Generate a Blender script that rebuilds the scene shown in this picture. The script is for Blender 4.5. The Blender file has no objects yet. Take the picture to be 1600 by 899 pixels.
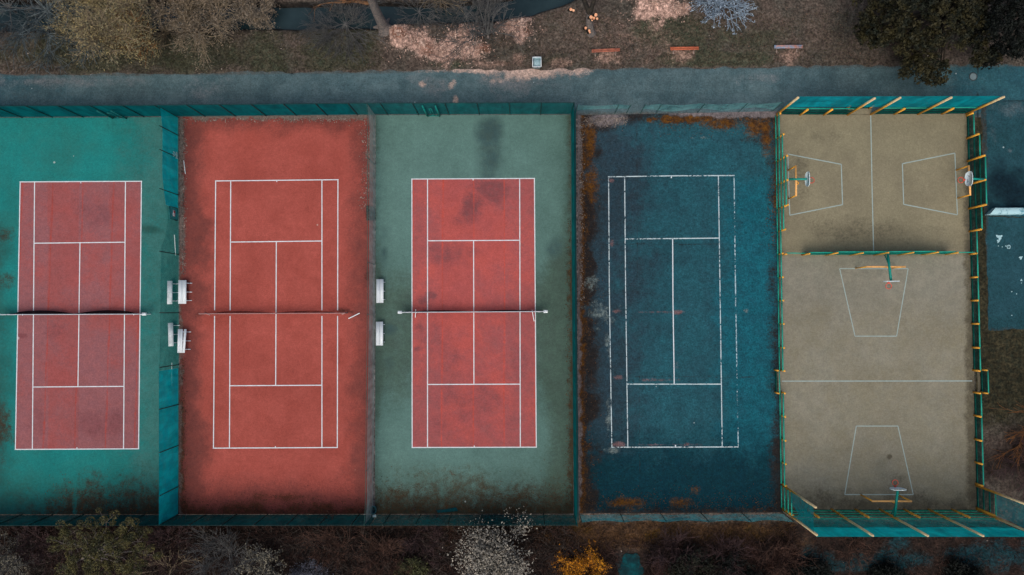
import bpy, bmesh, math, random
import numpy as np
from mathutils import Vector, Matrix

# ---------------------------------------------------------------- camera
CAM_H, CAX, CAY, CAZ, CAF = 61.7985, 0.0376846, 0.0151798, -0.0067612, 1092.59
scene = bpy.context.scene
COL = scene.collection
Rc = Matrix.Rotation(CAZ, 3, 'Z') @ Matrix.Rotation(CAY, 3, 'Y') @ Matrix.Rotation(CAX, 3, 'X')
cam_data = bpy.data.cameras.new("camera")
cam_data.sensor_width = 36.0
cam_data.lens = CAF * 36.0 / 1600.0
cam_data.clip_start = 0.5
cam_data.clip_end = 3000.0
cam = bpy.data.objects.new("camera", cam_data)
cam.matrix_world = Matrix.Translation((0, 0, CAM_H)) @ Rc.to_4x4()
COL.objects.link(cam)
scene.camera = cam

# ---------------------------------------------------------------- sky, overcast sun, exposure
SUN_EL, SUN_AZ = math.radians(60), math.radians(195)      # high, from the south
world = bpy.data.worlds.new("World")
scene.world = world
world.use_nodes = True
wn = world.node_tree.nodes
sky = wn.new('ShaderNodeTexSky')
sky.sky_type = 'NISHITA'
sky.sun_disc = False
sky.sun_elevation = SUN_EL
sky.sun_rotation = SUN_AZ
sky.dust_density = 6.0
sky.air_density = 1.0
sky.ozone_density = 1.0
bg = wn['Background']
bg.inputs['Strength'].default_value = 0.12
world.node_tree.links.new(sky.outputs[0], bg.inputs['Color'])
sun_data = bpy.data.lights.new("sun", 'SUN')
sun_data.energy = 1.0
sun_data.angle = math.radians(50)
sun_data.color = (1.0, 0.95, 0.88)
sun = bpy.data.objects.new("sun", sun_data)
sd = Vector((math.sin(SUN_AZ) * math.cos(SUN_EL), math.cos(SUN_AZ) * math.cos(SUN_EL), math.sin(SUN_EL)))
sun.rotation_euler = sd.to_track_quat('Z', 'Y').to_euler()
sun.location = sd * 100
COL.objects.link(sun)
vs = scene.view_settings
vs.view_transform = 'Standard'
vs.look = 'None'
vs.gamma = 1.0
vs.use_curve_mapping = False
vs.exposure = -0.1

# ---------------------------------------------------------------- helpers
RNG = np.random.RandomState(7)
RM = np.array(Rc)


def G(px, py, h=0.0):
    """ground (or height h) point seen at photo pixel px, py"""
    d = RM @ np.array([(px - 800.0) / CAF, (449.5 - py) / CAF, -1.0])
    t = (h - CAM_H) / d[2]
    return Vector((d[0] * t, d[1] * t, h))


def to_px(x, y, z=0.0):
    q = np.stack([x, y, np.full_like(x, z) - CAM_H], -1) @ RM
    return 800 + CAF * q[..., 0] / -q[..., 2], 449.5 - CAF * q[..., 1] / -q[..., 2]


def lin(c):
    c = c / 255.0
    return c / 12.92 if c < 0.04045 else ((c + 0.055) / 1.055) ** 2.4


def C(r, g, b, k=1.0):
    return (lin(r) / 1.01 * k, lin(g) / 0.97 * k, lin(b) / 0.98 * k, 1.0)


def ss(a, b, x):
    t = np.clip((x - a) / (b - a), 0, 1)
    return t * t * (3 - 2 * t)


_tabs = {}


def vnoise(x, y, seed=0):
    if seed not in _tabs:
        _tabs[seed] = np.random.RandomState(seed + 100).rand(256, 256)
    T = _tabs[seed]
    xi, yi = np.floor(x).astype(int), np.floor(y).astype(int)
    fx, fy = x - xi, y - yi
    fx, fy = fx * fx * (3 - 2 * fx), fy * fy * (3 - 2 * fy)
    a, b = T[xi & 255, yi & 255], T[(xi + 1) & 255, yi & 255]
    c, d = T[xi & 255, (yi + 1) & 255], T[(xi + 1) & 255, (yi + 1) & 255]
    return (a * (1 - fx) + b * fx) * (1 - fy) + (c * (1 - fx) + d * fx) * fy


def fbm(x, y, scale, seed=0, octs=4):
    v, a, t = 0, 0.5, 0
    for o in range(octs):
        v = v + a * vnoise(x * scale * 2 ** o + 37.1 * o, y * scale * 2 ** o + 11.7 * o, seed + o)
        t += a
        a *= 0.55
    return v / t


def ell(px, py, cx, cy, rx, ry, n=0, soft=1.0, rot=0.0):
    rx, ry = rx * 1.18, ry * 1.18
    c, s = math.cos(rot), math.sin(rot)
    dx, dy = px - cx, py - cy
    u, v = (c * dx + s * dy) / rx, (-s * dx + c * dy) / ry
    return ss(0, soft, 1 - np.sqrt(u * u + v * v) + n)


# ---- meshes
def mesh_np(name, V, Q, attrs=None, smooth=True):
    me = bpy.data.meshes.new(name)
    V = np.asarray(V, np.float32)
    Q = np.asarray(Q, np.int32)
    keep = np.ones(Q.shape, bool)
    keep[:, 3] = Q[:, 3] != Q[:, 2]                  # a repeated last corner means a triangle
    tot = keep.sum(1)
    me.vertices.add(len(V))
    me.vertices.foreach_set('co', V.ravel())
    me.loops.add(int(tot.sum()))
    me.loops.foreach_set('vertex_index', Q[keep])
    me.polygons.add(len(Q))
    me.polygons.foreach_set('loop_start', np.r_[0, np.cumsum(tot)[:-1]].astype(np.int32))
    if smooth:
        me.polygons.foreach_set('use_smooth', np.ones(len(Q), bool))
    for a, v in (attrs or {}).items():
        at = me.attributes.new(a, 'FLOAT', 'POINT')
        at.data.foreach_set('value', np.asarray(v, np.float32).ravel())
    me.update()
    me.validate()
    return me


def link(name, me, material, parent=None, loc=None):
    o = bpy.data.objects.new(name, me)
    COL.objects.link(o)
    if material is not None and me is not None:
        me.materials.append(material)
    if parent is not None:
        o.parent = parent
    if loc is not None:
        o.location = loc
    return o


def tag(o, label=None, cat=None, group=None, kind=None):
    if label: o['label'] = label
    if cat: o['category'] = cat
    if group: o['group'] = group
    if kind: o['kind'] = kind
    return o


def thing(name, label, cat, loc=(0, 0, 0), group=None, rz=0.0):
    o = bpy.data.objects.new(name, None)
    o.empty_display_size = 0.3
    COL.objects.link(o)
    o.location = loc
    o.rotation_euler = (0, 0, rz)
    return tag(o, label, cat, group)


def copy_tree(o, parent=None):
    c = o.copy()
    COL.objects.link(c)
    c.parent = parent
    for ch in list(o.children):
        copy_tree(ch, c)
    return c


class MB:
    """collects boxes, bars, tubes and sheets and links them as ONE mesh"""

    def __init__(self, origin=(0, 0, 0)):
        self.v, self.f, self.n = [], [], 0
        self.o = np.array(origin, float)

    def add(self, V, Q):
        V = np.asarray(V, float) - self.o
        Q = np.asarray(Q, int)
        if Q.shape[1] == 3:
            Q = np.c_[Q, Q[:, 2]]
        self.v.append(V)
        self.f.append(Q + self.n)
        self.n += len(V)
        return self

    def box(self, c, size, rz=0.0, M=None):
        hx, hy, hz = np.array(size) / 2.0
        V = np.array([[sx * hx, sy * hy, sz * hz] for sz in (-1, 1) for sy in (-1, 1) for sx in (-1, 1)])
        if M is not None:
            V = V @ np.array(M).T
        if rz:
            c_, s_ = math.cos(rz), math.sin(rz)
            V = V @ np.array([[c_, -s_, 0], [s_, c_, 0], [0, 0, 1]]).T
        return self.add(V + np.array(c), [[0, 2, 3, 1], [4, 5, 7, 6], [0, 1, 5, 4], [2, 6, 7, 3], [0, 4, 6, 2], [1, 3, 7, 5]])

    def bar(self, a, b, w, h=None):
        """square bar from a to b"""
        a, b = Vector(a), Vector(b)
        d = b - a
        q = d.to_track_quat('X', 'Z').to_matrix()
        return self.box((a + b) / 2, (d.length, w, h or w), M=q)

    def tube(self, pts, radii, k=6, cap=True):
        P = np.asarray(pts, float)
        n = len(P)
        R = np.full(n, radii) if np.isscalar(radii) else np.asarray(radii, float)
        T = np.gradient(P, axis=0)
        T /= np.linalg.norm(T, axis=1)[:, None] + 1e-9
        ref = np.array([0.0, 0, 1]) if abs(T[0, 2]) < 0.8 else np.array([1.0, 0, 0])
        A = np.cross(T, ref)
        A /= np.linalg.norm(A, axis=1)[:, None] + 1e-9
        B = np.cross(T, A)
        ang = np.arange(k) * 2 * math.pi / k
        V = P[:, None, :] + R[:, None, None] * (np.cos(ang)[None, :, None] * A[:, None, :] + np.sin(ang)[None, :, None] * B[:, None, :])
        i = np.arange(n - 1)[:, None] * k
        j = np.arange(k)[None, :]
        j2 = (j + 1) % k
        Q = np.stack([i + j, i + j2, i + k + j2, i + k + j], -1).reshape(-1, 4)
        self.add(V.reshape(-1, 3), Q)
        if cap and k >= 4:
            c = [P[0], P[-1]]
            for e, base in ((0, 0), (1, (n - 1) * k)):
                ring = V.reshape(-1, 3)[base:base + k]
                self.add(np.vstack([ring, c[e]]), [[q, (q + 1) % k, k] for q in range(k)])
        return self

    def sheet(self, Pg):
        """grid of points (a, b, 3)"""
        a, b = Pg.shape[:2]
        i, j = np.meshgrid(np.arange(a - 1), np.arange(b - 1), indexing='ij')
        q = i * b + j
        return self.add(Pg.reshape(-1, 3), np.stack([q, q + 1, q + b + 1, q + b], -1).reshape(-1, 4))

    def leaves(self, P, size, rng, flat=0.5, aspect=0.55):
        """one small diamond leaf at every point"""
        N = len(P)
        a = rng.normal(size=(N, 3))
        a[:, 2] *= flat
        a /= np.linalg.norm(a, axis=1)[:, None] + 1e-9
        b = rng.normal(size=(N, 3))
        b[:, 2] *= flat
        b -= a * (a * b).sum(1)[:, None]
        b /= np.linalg.norm(b, axis=1)[:, None] + 1e-9
        s = size * rng.uniform(0.6, 1.35, N)[:, None]
        V = np.stack([P - a * s, P + b * s * aspect, P + a * s, P - b * s * aspect], 1).reshape(-1, 3)
        return self.add(V, np.arange(4 * N).reshape(N, 4))

    def build(self, name, material, parent=None, loc=None, smooth=False, attrs=None):
        me = mesh_np(name, np.vstack(self.v), np.vstack(self.f), attrs, smooth)
        return link(name, me, material, parent, loc)


# ---- materials
class NT:
    def __init__(self, name):
        self.m = bpy.data.materials.new(name)
        self.m.use_nodes = True
        self.t = self.m.node_tree
        self.b = self.t.nodes['Principled BSDF']
        self.co = self.t.nodes.new('ShaderNodeTexCoord').outputs['Object']

    def n(self, kind, **kw):
        x = self.t.nodes.new(kind)
        for k, v in kw.items():
            setattr(x, k, v)
        return x

    def put(self, sock, v):
        if isinstance(v, bpy.types.NodeSocket):
            self.t.links.new(v, sock)
        else:
            sock.default_value = v

    def noise(self, scale, detail=4, rough=0.6, dist=0.0, stretch=None):
        x = self.n('ShaderNodeTexNoise')
        co = self.co
        if stretch:
            mp = self.n('ShaderNodeMapping')
            mp.inputs['Scale'].default_value = stretch
            self.put(mp.inputs[0], co)
            co = mp.outputs[0]
        self.put(x.inputs['Vector'], co)
        x.inputs['Scale'].default_value = scale
        x.inputs['Detail'].default_value = detail
        x.inputs['Roughness'].default_value = rough
        x.inputs['Distortion'].default_value = dist
        return x.outputs[0]

    def math(self, op, a, b=0.0, clamp=False):
        x = self.n('ShaderNodeMath', operation=op)
        x.use_clamp = clamp
        self.put(x.inputs[0], a)
        self.put(x.inputs[1], b)
        return x.outputs[0]

    def ramp(self, v, lo, hi, a=0.0, b=1.0):
        x = self.n('ShaderNodeMapRange', interpolation_type='SMOOTHSTEP')
        self.put(x.inputs[0], v)
        for i, q in enumerate((lo, hi, a, b)):
            x.inputs[i + 1].default_value = q
        return x.outputs[0]

    def mix(self, f, a, b, blend='MIX'):
        x = self.n('ShaderNodeMix', data_type='RGBA', blend_type=blend)
        self.put(x.inputs[0], f)
        self.put(x.inputs[6], a)
        self.put(x.inputs[7], b)
        return x.outputs[2]

    def attr(self, name):
        x = self.n('ShaderNodeAttribute', attribute_name=name)
        return x.outputs['Fac']

    def scale_color(self, col, v):
        x = self.n('ShaderNodeVectorMath', operation='SCALE')
        self.put(x.inputs[0], col if isinstance(col, bpy.types.NodeSocket) else tuple(col[:3]))
        self.put(x.inputs['Scale'], v)
        return x.outputs[0]

    def bump(self, h, strength, dist):
        x = self.n('ShaderNodeBump')
        x.inputs['Strength'].default_value = strength
        x.inputs['Distance'].default_value = dist
        self.put(x.inputs['Height'], h)
        self.put(self.b.inputs['Normal'], x.outputs[0])

    def done(self, col, rough=0.9, spec=0.2):
        self.put(self.b.inputs['Base Color'], col)
        self.put(self.b.inputs['Roughness'], rough)
        self.b.inputs['Specular IOR Level'].default_value = spec
        return self.m


def mat(name, col, rough=0.6, spec=0.3, var=0.15, scale=3.0, col2=None, detail=4):
    m = NT(name)
    nz = m.noise(scale, detail)
    c = m.mix(m.ramp(nz, 0.35, 0.65), col, col2) if col2 else col
    v = m.ramp(m.noise(scale * 2.7, detail), 0.25, 0.75, 1 - var, 1 + var)
    return m.done(m.scale_color(c, v), rough, spec)


def ground_mat(name, base, base2, layers, mott=0.35, grain=0.22, gscale=9.0, bump=0.25, specks=None, stretch=None, rough=0.92, pits=None):
    """base mottled with base2; layers = (attribute, colour, colour2, noise scale, break-up); worn-in grain"""
    m = NT(name)
    c = m.mix(m.ramp(m.noise(mott, 6, 0.65, 0.3), 0.36, 0.66), base, base2)
    if stretch:
        c = m.mix(m.ramp(m.noise(1.0, 5, 0.6, 0.2, stretch), 0.45, 0.75, 0, 0.6), c, base2)
    for a, c1, c2, sc, br in layers:
        nz = m.math('ADD', m.math('MULTIPLY', m.noise(sc * 0.8, 5, 0.7), 0.5), m.math('MULTIPLY', m.noise(sc * 5.0, 4, 0.75), 0.5))
        f = m.math('ADD', m.attr(a), m.math('MULTIPLY', m.math('MULTIPLY', m.math('SUBTRACT', nz, 0.5), br * 3.0), m.ramp(m.attr(a), 0.0, 0.25)))
        lc = m.mix(m.ramp(m.noise(sc * 1.7, 5, 0.7), 0.35, 0.65), c1, c2)
        c = m.mix(m.ramp(f, 0.14, 0.86), c, lc)
    g1 = m.noise(gscale, 3, 0.75)
    v = m.ramp(g1, 0.25, 0.75, 1 - grain * 1.3, 1 + grain * 1.3)
    v = m.math('MULTIPLY', v, m.ramp(m.noise(gscale * 0.45, 3, 0.8), 0.3, 0.7, 1 - grain * 0.8, 1 + grain * 0.8))
    v = m.math('MULTIPLY', v, m.ramp(m.noise(gscale * 0.16, 4, 0.7), 0.3, 0.7, 1 - grain * 0.5, 1 + grain * 0.5))
    if pits:
        v = m.math('MULTIPLY', v, m.ramp(m.noise(pits[0], 4, 0.7), pits[1] - 0.05, pits[1] + 0.03, pits[2], 1.0))
    v = m.math('MULTIPLY', v, m.math('ADD', m.attr('tone'), 1.0))
    c = m.scale_color(c, v)
    if specks:
        sp_scale, sp_size, sp_col = specks
        vo = m.n('ShaderNodeTexVoronoi')
        m.put(vo.inputs['Vector'], m.co)
        vo.inputs['Scale'].default_value = sp_scale
        r = m.n('ShaderNodeSeparateColor')
        m.put(r.inputs[0], vo.outputs['Color'])
        rad = m.math('MULTIPLY', m.math('POWER', r.outputs[0], 6.0), sp_size)
        f = m.math('LESS_THAN', vo.outputs['Distance'], rad)
        c = m.mix(m.math('MULTIPLY', f, 0.75), c, sp_col)
    if bump:
        m.bump(g1, bump, 0.03)
    return m.done(c, rough, 0.15)


def cloth_mat(name, col, opacity, col2=None, rough=0.8, weave=0.12, k=1.0):
    """woven screen or netting: threads with see-through gaps"""
    m = NT(name)
    nz = m.noise(0.8, 5)
    col2 = col2 or tuple(x * 0.8 for x in col[:3]) + (1,)
    c = m.mix(m.ramp(nz, 0.35, 0.65), tuple(min(.8, x * k) for x in col[:3]) + (1,), tuple(min(.8, x * k) for x in col2[:3]) + (1,))
    m.done(c, rough, 0.05)
    c = m.scale_color(c, m.ramp(m.noise(1.3, 3, .6, .6, (1, 1, .25)), .3, .7, .8, 1.2))
    m.put(m.b.inputs['Base Color'], c)
    tl = m.n('ShaderNodeBsdfTranslucent')                 # light also comes through the threads
    m.put(tl.inputs[0], c)
    bl = m.n('ShaderNodeMixShader')
    bl.inputs[0].default_value = 0.4
    m.t.links.new(m.b.outputs[0], bl.inputs[1])
    m.t.links.new(tl.outputs[0], bl.inputs[2])
    tr = m.n('ShaderNodeBsdfTransparent')
    mx = m.n('ShaderNodeMixShader')
    f = m.math('ADD', m.ramp(m.noise(1.7, 4), 0.3, 0.7, opacity - weave, opacity + weave), 0.0, True)
    m.put(mx.inputs[0], f)
    m.t.links.new(tr.outputs[0], mx.inputs[1])
    m.t.links.new(bl.outputs[0], mx.inputs[2])
    out = m.t.nodes['Material Output']
    m.t.links.new(mx.outputs[0], out.inputs['Surface'])
    return m.m


def line_mat(name, col, wear):
    """floor paint, worn away in flakes"""
    m = NT(name)
    c = m.scale_color(col, m.ramp(m.noise(3.0, 4), 0.3, 0.7, 0.88, 1.08))
    m.done(c, 0.7, 0.2)
    tr = m.n('ShaderNodeBsdfTransparent')
    mx = m.n('ShaderNodeMixShader')
    nz = m.math('ADD', m.math('MULTIPLY', m.noise(4.0, 5, 0.75), 0.6), m.math('MULTIPLY', m.noise(0.55, 3), 0.4))
    m.put(mx.inputs[0], m.ramp(nz, wear - 0.04, wear + 0.04))
    m.t.links.new(tr.outputs[0], mx.inputs[1])
    m.t.links.new(m.b.outputs[0], mx.inputs[2])
    m.t.links.new(mx.outputs[0], m.t.nodes['Material Output'].inputs['Surface'])
    return m.m


def leaf_mat(name, c1, c2, scale=1.2, rough=0.7):
    m = NT(name)
    c = m.mix(m.ramp(m.noise(scale, 4, 0.7), 0.38, 0.62), c1, c2)
    wn_ = m.n('ShaderNodeTexWhiteNoise', noise_dimensions='3D')
    sn = m.n('ShaderNodeVectorMath', operation='SNAP')
    m.put(sn.inputs[0], m.co)
    sn.inputs[1].default_value = (0.22, 0.22, 0.22)
    m.put(wn_.inputs['Vector'], sn.outputs[0])
    c = m.scale_color(c, m.ramp(wn_.outputs[0], 0, 1, 0.65, 1.4))
    return m.done(c, rough, 0.2)


# ================================================================ THE GROUND
WHITE = C(232, 236, 240)
BANK_S = ([-400, 0, 100, 400, 590, 640, 700, 760, 830, 890, 950, 1100], [50, 47, 48, 46, 44, 37, 35, 33, 24, 4, -26, -90])
BANK_N = ([-400, 0, 400, 600, 700, 800, 950], [-6, -2, 5, 2, 4, -6, -80])

fx = np.arange(-54, 54.01, 0.25)
fy = np.arange(-29, 31.01, 0.25)
xs = np.r_[-900, -400, -150, -80, -60, fx, 60, 80, 150, 400, 900]
ys = np.r_[-900, -400, -150, -80, -50, -36, fy, 33, 36, 40, 50, 80, 150, 400, 900]
gx, gy = np.meshgrid(xs, ys, indexing='ij')
gpx, gpy = to_px(gx, gy)
nA, nB, nC = fbm(gx, gy, 0.35, 1) - 0.5, fbm(gx, gy, 0.9, 9) - 0.5, fbm(gx, gy, 0.12, 5) - 0.5


def many(lst, n, soft=0.9):
    v = 0
    for e in lst:
        v = np.maximum(v, ell(gpx, gpy, *e[:4], n=n * (e[5] if len(e) > 5 else 0.9), soft=soft) * (e[4] if len(e) > 4 else 1))
    return v


CHIP_SPOTS = [(622, 58, 26, 30), (660, 70, 38, 30), (690, 82, 42, 26), (725, 50, 40, 22), (742, 80, 34, 26), (725, 68, 26, 14, 0.85),
              (812, 46, 34, 28), (1020, 8, 52, 32), (1062, 16, 20, 14), (800, 40, 20, 14)]
a_chips = many(CHIP_SPOTS, nB * 1.6 + nA * 0.6)
a_dust = 0.85 * many([(948, 88, 26, 15), (932, 92, 10, 8), (1070, 86, 28, 14), (1230, 88, 26, 20), (810, 90, 14, 14, 0.9), (870, 98, 30, 10, 0.8),
               (990, 60, 150, 60, 0.42), (770, 100, 60, 10, 0.8)], nB * 1.4)
a_grass = np.clip(many([(300, 85, 420, 60), (520, 80, 110, 42), (100, 90, 200, 30), (1060, 48, 110, 36, 0.9), (1100, 92, 120, 14), (860, 92, 40, 14, 0.8),
                        (700, 100, 60, 8, 0.8), (1570, 560, 90, 80, 1.0), (1560, 640, 50, 50, .7), (1180, 60, 60, 30, 0.6)], nA * 1.2 + nC), 0, 1)
a_straw = many([(1050, 834, 190, 30), (930, 832, 90, 22), (700, 822, 260, 9, 0.8), (1160, 832, 80, 26), (1250, 850, 40, 24, 0.6)], nA)
a_moss = many([(1120, 842, 44, 16), (1020, 838, 40, 14, 0.8), (900, 824, 40, 10, 0.7), (1190, 830, 30, 14, 0.6)], nB * 1.6)
a_teal = many([(1270, 878, 46, 26), (1400, 876, 90, 22), (1540, 865, 90, 34), (1405, 848, 22, 22, 0.9), (1330, 884, 60, 16), (985, 876, 24, 20)], nB * 1.2)
a_dark = ss(806, 826, gpy) * 0.95 - a_straw * 0.7
a_dark = np.maximum(a_dark, many([(1600, 720, 70, 80, 0.9), (1440, 40, 150, 90, 0.5), (1410, 60, 60, 60, 0.75)], nA))
a_olive = np.clip(ss(1520, 1528, gpx) * ss(158, 175, gpy) * ss(720, 600, gpy + nA * 80), 0, 1) * .95
bs, bn = np.interp(gpx, *BANK_S), np.interp(gpx, *BANK_N)
inside = np.minimum(bs - gpy + nB * 6, gpy - bn + nA * 6)
chan = ss(-3, 9, inside)
a_bank = ss(-7, 3, inside)
gz = -1.15 * chan
gz += 0.07 * (nA + nB) * (1 - ss(108, 118, gpy) * (1 - ss(808, 830, gpy)))
for cx, cy, rx, ry, h in ((624, 52, 22, 24, 0.75), (752, 76, 24, 20, 0.5), (818, 48, 22, 22, 0.8), (690, 76, 36, 24, 0.25), (1025, 4, 40, 26, 0.6), (725, 55, 30, 18, 0.3)):
    d = ((gpx - cx) / rx) ** 2 + ((gpy - cy) / ry) ** 2
    gz += h * np.exp(-d * 1.6) * (1 + nB * 0.8) * (1 - chan)
flat = ss(100, 106, gpy) * (1 - ss(806, 812, gpy))
gz = np.where(flat > 0.5, np.minimum(gz, 0.0) * 0 - 0.0, gz)
a_peak = 0
for cx, cy, rx, ry, rot in ((624, 53, 15, 13, 0), (822, 50, 17, 8, 0.9), (755, 78, 24, 13, 0), (668, 76, 22, 17, 0.6)):
    a_peak = np.maximum(a_peak, ell(gpx, gpy, cx, cy, rx, ry, nB * 0.9, 0.9, rot) * (0.9 if rx < 18 else 0.62))
a_gravel = np.maximum.reduce([
    ell(gpx, gpy, 283, 200, 6, 30, nB, 0.5), ((gpx > 277) & (gpx < 590) & (gpy < 190) & (gpy > 176)) * 0.9,
    ((gpx > 276) & (gpx < 292) & (gpy > 178) & (gpy < 806)) * 0.72, ((gpx > 566) & (gpx < 590) & (gpy > 178) & (gpy < 806)) * 1.0,
    ((gpx > 888) & (gpx < 912) & (gpy > 176) & (gpy < 806)) * 0.8, ((gpx > 896) & (gpx < 1222) & (gpy > 160) & (gpy < 188)) * 0.9])
V = np.stack([gx, gy, gz], -1).reshape(-1, 3)
nx, ny = gx.shape
ii, jj = np.meshgrid(np.arange(nx - 1), np.arange(ny - 1), indexing='ij')
q = ii * ny + jj
Q = np.stack([q, q + ny, q + ny + 1, q + 1], -1).reshape(-1, 4)
M_ground = ground_mat('soil_and_grass', C(90, 78, 71), C(70, 66, 60), [
    ('grass', C(58, 62, 50), C(72, 68, 56), 1.1, 0.8),
    ('dust', C(150, 122, 108), C(118, 96, 88), 1.6, 0.9),
    ('olive', C(60, 54, 38), C(40, 42, 32), 1.3, 0.5),
    ('dark', C(50, 37, 32), C(34, 28, 26), 0.9, 0.6),
    ('straw', C(88, 64, 44), C(70, 52, 42), 0.9, 0.8),
    ('moss', C(96, 66, 20), C(70, 56, 28), 1.2, 0.8),
    ('teal', C(22, 56, 62), C(30, 48, 54), 1.0, 0.8),
    ('gravel', C(112, 106, 104), C(86, 80, 78), 1.8, 0.5),
    ('chips', C(196, 160, 146), C(140, 112, 102), 2.4, 0.8),
    ('peak', C(128, 82, 62), C(150, 102, 84), 2.0, 0.6),
    ('bank', C(42, 36, 32), C(30, 30, 30), 1.2, 0.5)], mott=0.4, grain=0.5, gscale=5.0, bump=0.6,
    specks=(1.3, 0.088, C(190, 175, 165)))
g = link('ground', mesh_np('ground', V, Q, dict(olive=a_olive, grass=a_grass, dust=a_dust, dark=a_dark, straw=a_straw, moss=a_moss, teal=a_teal, chips=a_chips,
         peak=a_peak, bank=a_bank, gravel=a_gravel, tone=nA * 0.35 + nC * 0.25)), M_ground)
tag(g, kind='structure')


def ground_z(x, y):
    i = int(np.clip(np.searchsorted(xs, x) - 1, 0, nx - 2))
    j = int(np.clip(np.searchsorted(ys, y) - 1, 0, ny - 2))
    return float(gz[i, j])


# water in the ditch beyond the path, and a matte dark teal ground patch by the thicket
m = NT('dark_water')
wc = m.mix(m.ramp(m.noise(0.3, 4), 0.35, 0.65), C(24, 42, 46), C(36, 54, 58))
m.bump(m.noise(2.0, 3), 0.08, 0.05)
M_water = m.done(wc, 0.22, 0.5)
pxs = np.linspace(-420, 960, 70)
top = [G(x, np.interp(x, *BANK_N) - 6, -0.62) for x in pxs]
bot = [G(x, np.interp(x, *BANK_S) + 6, -0.62) for x in pxs]
tag(MB().sheet(np.array([bot, top])).build('water', M_water), kind='structure')
ring = [(986 + 18 * math.cos(t) * (1 + 0.16 * math.sin(3 * t) + .1 * math.sin(7 * t)), 886 + 24 * math.sin(t) * (1 + 0.1 * math.cos(2 * t) + .08 * math.sin(5 * t))) for t in np.linspace(0, 2 * math.pi, 28)[:-1]]
M_teal_patch = mat('teal_patch', C(6, 68, 74), 0.8, 0.1, 0.3, 1.2, C(14, 46, 52))
mb = MB()
pv = [G(x, y, 0.06) for x, y in ring] + [G(985, 884, 0.06)]
mb.add(np.array(pv), [[i, (i + 1) % 27, 27] for i in range(27)])
tag(mb.build('teal_patch', M_teal_patch), kind='structure')


# ---- sheets laid on the ground
def sheet(name, quad, nu, nv, z, material, attrs, ragged=0.0, kind='structure'):
    """quad = photo pixels TL, TR, BR, BL of a flat surface"""
    P = [np.array(G(x, y, z)) for x, y in quad]
    u, v = np.linspace(0, 1, nu)[:, None, None], np.linspace(0, 1, nv)[None, :, None]
    Pg = (P[0] * (1 - u) + P[1] * u) * (1 - v) + (P[3] * (1 - u) + P[2] * u) * v
    X, Y = Pg[..., 0], Pg[..., 1]
    if ragged:
        rg = (fbm(X, Y, 1.1, 31) - 0.5) * ragged
        Pg[0, :, 0] += rg[0]; Pg[-1, :, 0] += rg[-1]
        Pg[:, 0, 1] += rg[:, 0]; Pg[:, -1, 1] += rg[:, -1]
    X, Y = Pg[..., 0], Pg[..., 1]
    px, py = to_px(X, Y, z)
    at = attrs(px, py, X, Y)
    i, j = np.meshgrid(np.arange(nu - 1), np.arange(nv - 1), indexing='ij')
    q = i * nv + j
    me = mesh_np(name, Pg.reshape(-1, 3), np.stack([q, q + 1, q + nv + 1, q + nv], -1).reshape(-1, 4), at)
    o = link(name, me, material)
    return tag(o, kind=kind)


# the path
def road_attrs(px, py, X, Y):
    n = fbm(X, Y, 0.8, 3) - 0.5
    n2 = fbm(X, Y, 0.25, 13) - 0.5
    chips = np.maximum.reduce([ell(px, py, 835, 114, 80, 20, n * 1.0) * 1.15, ell(px, py, 870, 108, 80, 12, n), ell(px, py, 720, 110, 110, 7, n) * .8, ell(px, py, 660, 132, 10, 8, n) * 0.9,
                               ell(px, py, 707, 132, 10, 16, n, rot=0.3), ell(px, py, 711, 155, 6, 12, n), ell(px, py, 770, 108, 60, 8, n) * 0.9])
    dust = np.maximum.reduce([ell(px, py, 820, 130, 90, 34, n) * 0.62, ell(px, py, 680, 130, 60, 30, n) * 0.55, ell(px, py, 60, 128, 200, 16, n) * 0.55,
                              ell(px, py, 330, 140, 60, 30, n) * 0.4, ell(px, py, 1180, 122, 80, 14, n) * 0.4])
    teal = ss(1380, 1560, px) * 0.85 + (1 - ss(-60, 240, px)) * 0.6
    edge = np.maximum(ss(7, 0, py - np.interp(px, [0, 400, 1000, 1600], [117, 114, 106, 101])) * 0.55, ss(168, 184, py) * 0.8)
    crack = np.maximum.reduce([ss(1.0, .3, np.abs(px - sx + 3 * n)) * .45 for sx in (75, 292, 1163)] + [ss(.9, .2, np.abs(py - 128 - 30 * n2 - 8 * n + px * .008)) * ss(-.05, .2, n2) * .55])
    crack = np.maximum(crack, ss(1.2, 0.3, np.abs(px - 1527 + 3 * n)))
    crack = np.maximum(crack, ss(1.2, 0.3, np.abs(py - 158 + 2 * n)) * (px > 1535)) * 0.8
    return dict(chips=chips, dust=dust, teal=teal, edge=edge + n * 0.4 * (edge > 0.05), crack=crack, tone=n2 * 0.5 + n * 0.18)


M_road = ground_mat('worn_asphalt', C(86, 106, 111), C(70, 92, 98), [
    ('teal', C(46, 88, 98), C(38, 76, 88), 0.6, 0.5),
    ('dust', C(112, 112, 114), C(96, 100, 104), 1.6, 0.8),
    ('edge', C(70, 66, 62), C(92, 88, 84), 1.5, 0.6),
    ('crack', C(30, 44, 50), C(40, 52, 56), 2.0, 0.2),
    ('chips', C(206, 176, 162), C(156, 134, 126), 2.8, 1.0)], mott=0.5, grain=0.2, gscale=8, bump=0.2,
    specks=(0.75, 0.094, C(175, 185, 190)), stretch=(0.05, 1.6, 1))
sheet('road', [(-260, 120), (1900, 98), (1900, 182), (-260, 187)], 560, 34, 0.004, M_road, road_attrs, 0.5)


# ---- four tennis courts
def court_common(px, py, X, Y):
    return fbm(X, Y, 0.5, 3) - 0.5, fbm(X, Y, 0.16, 13) - 0.5, fbm(X, Y, 1.4, 23) - 0.5


def strips(px, edges, seed, amp):
    k = np.searchsorted(np.array(edges), px)
    r = np.random.RandomState(seed).uniform(-amp, amp, len(edges) + 1)
    return r[k]


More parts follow.
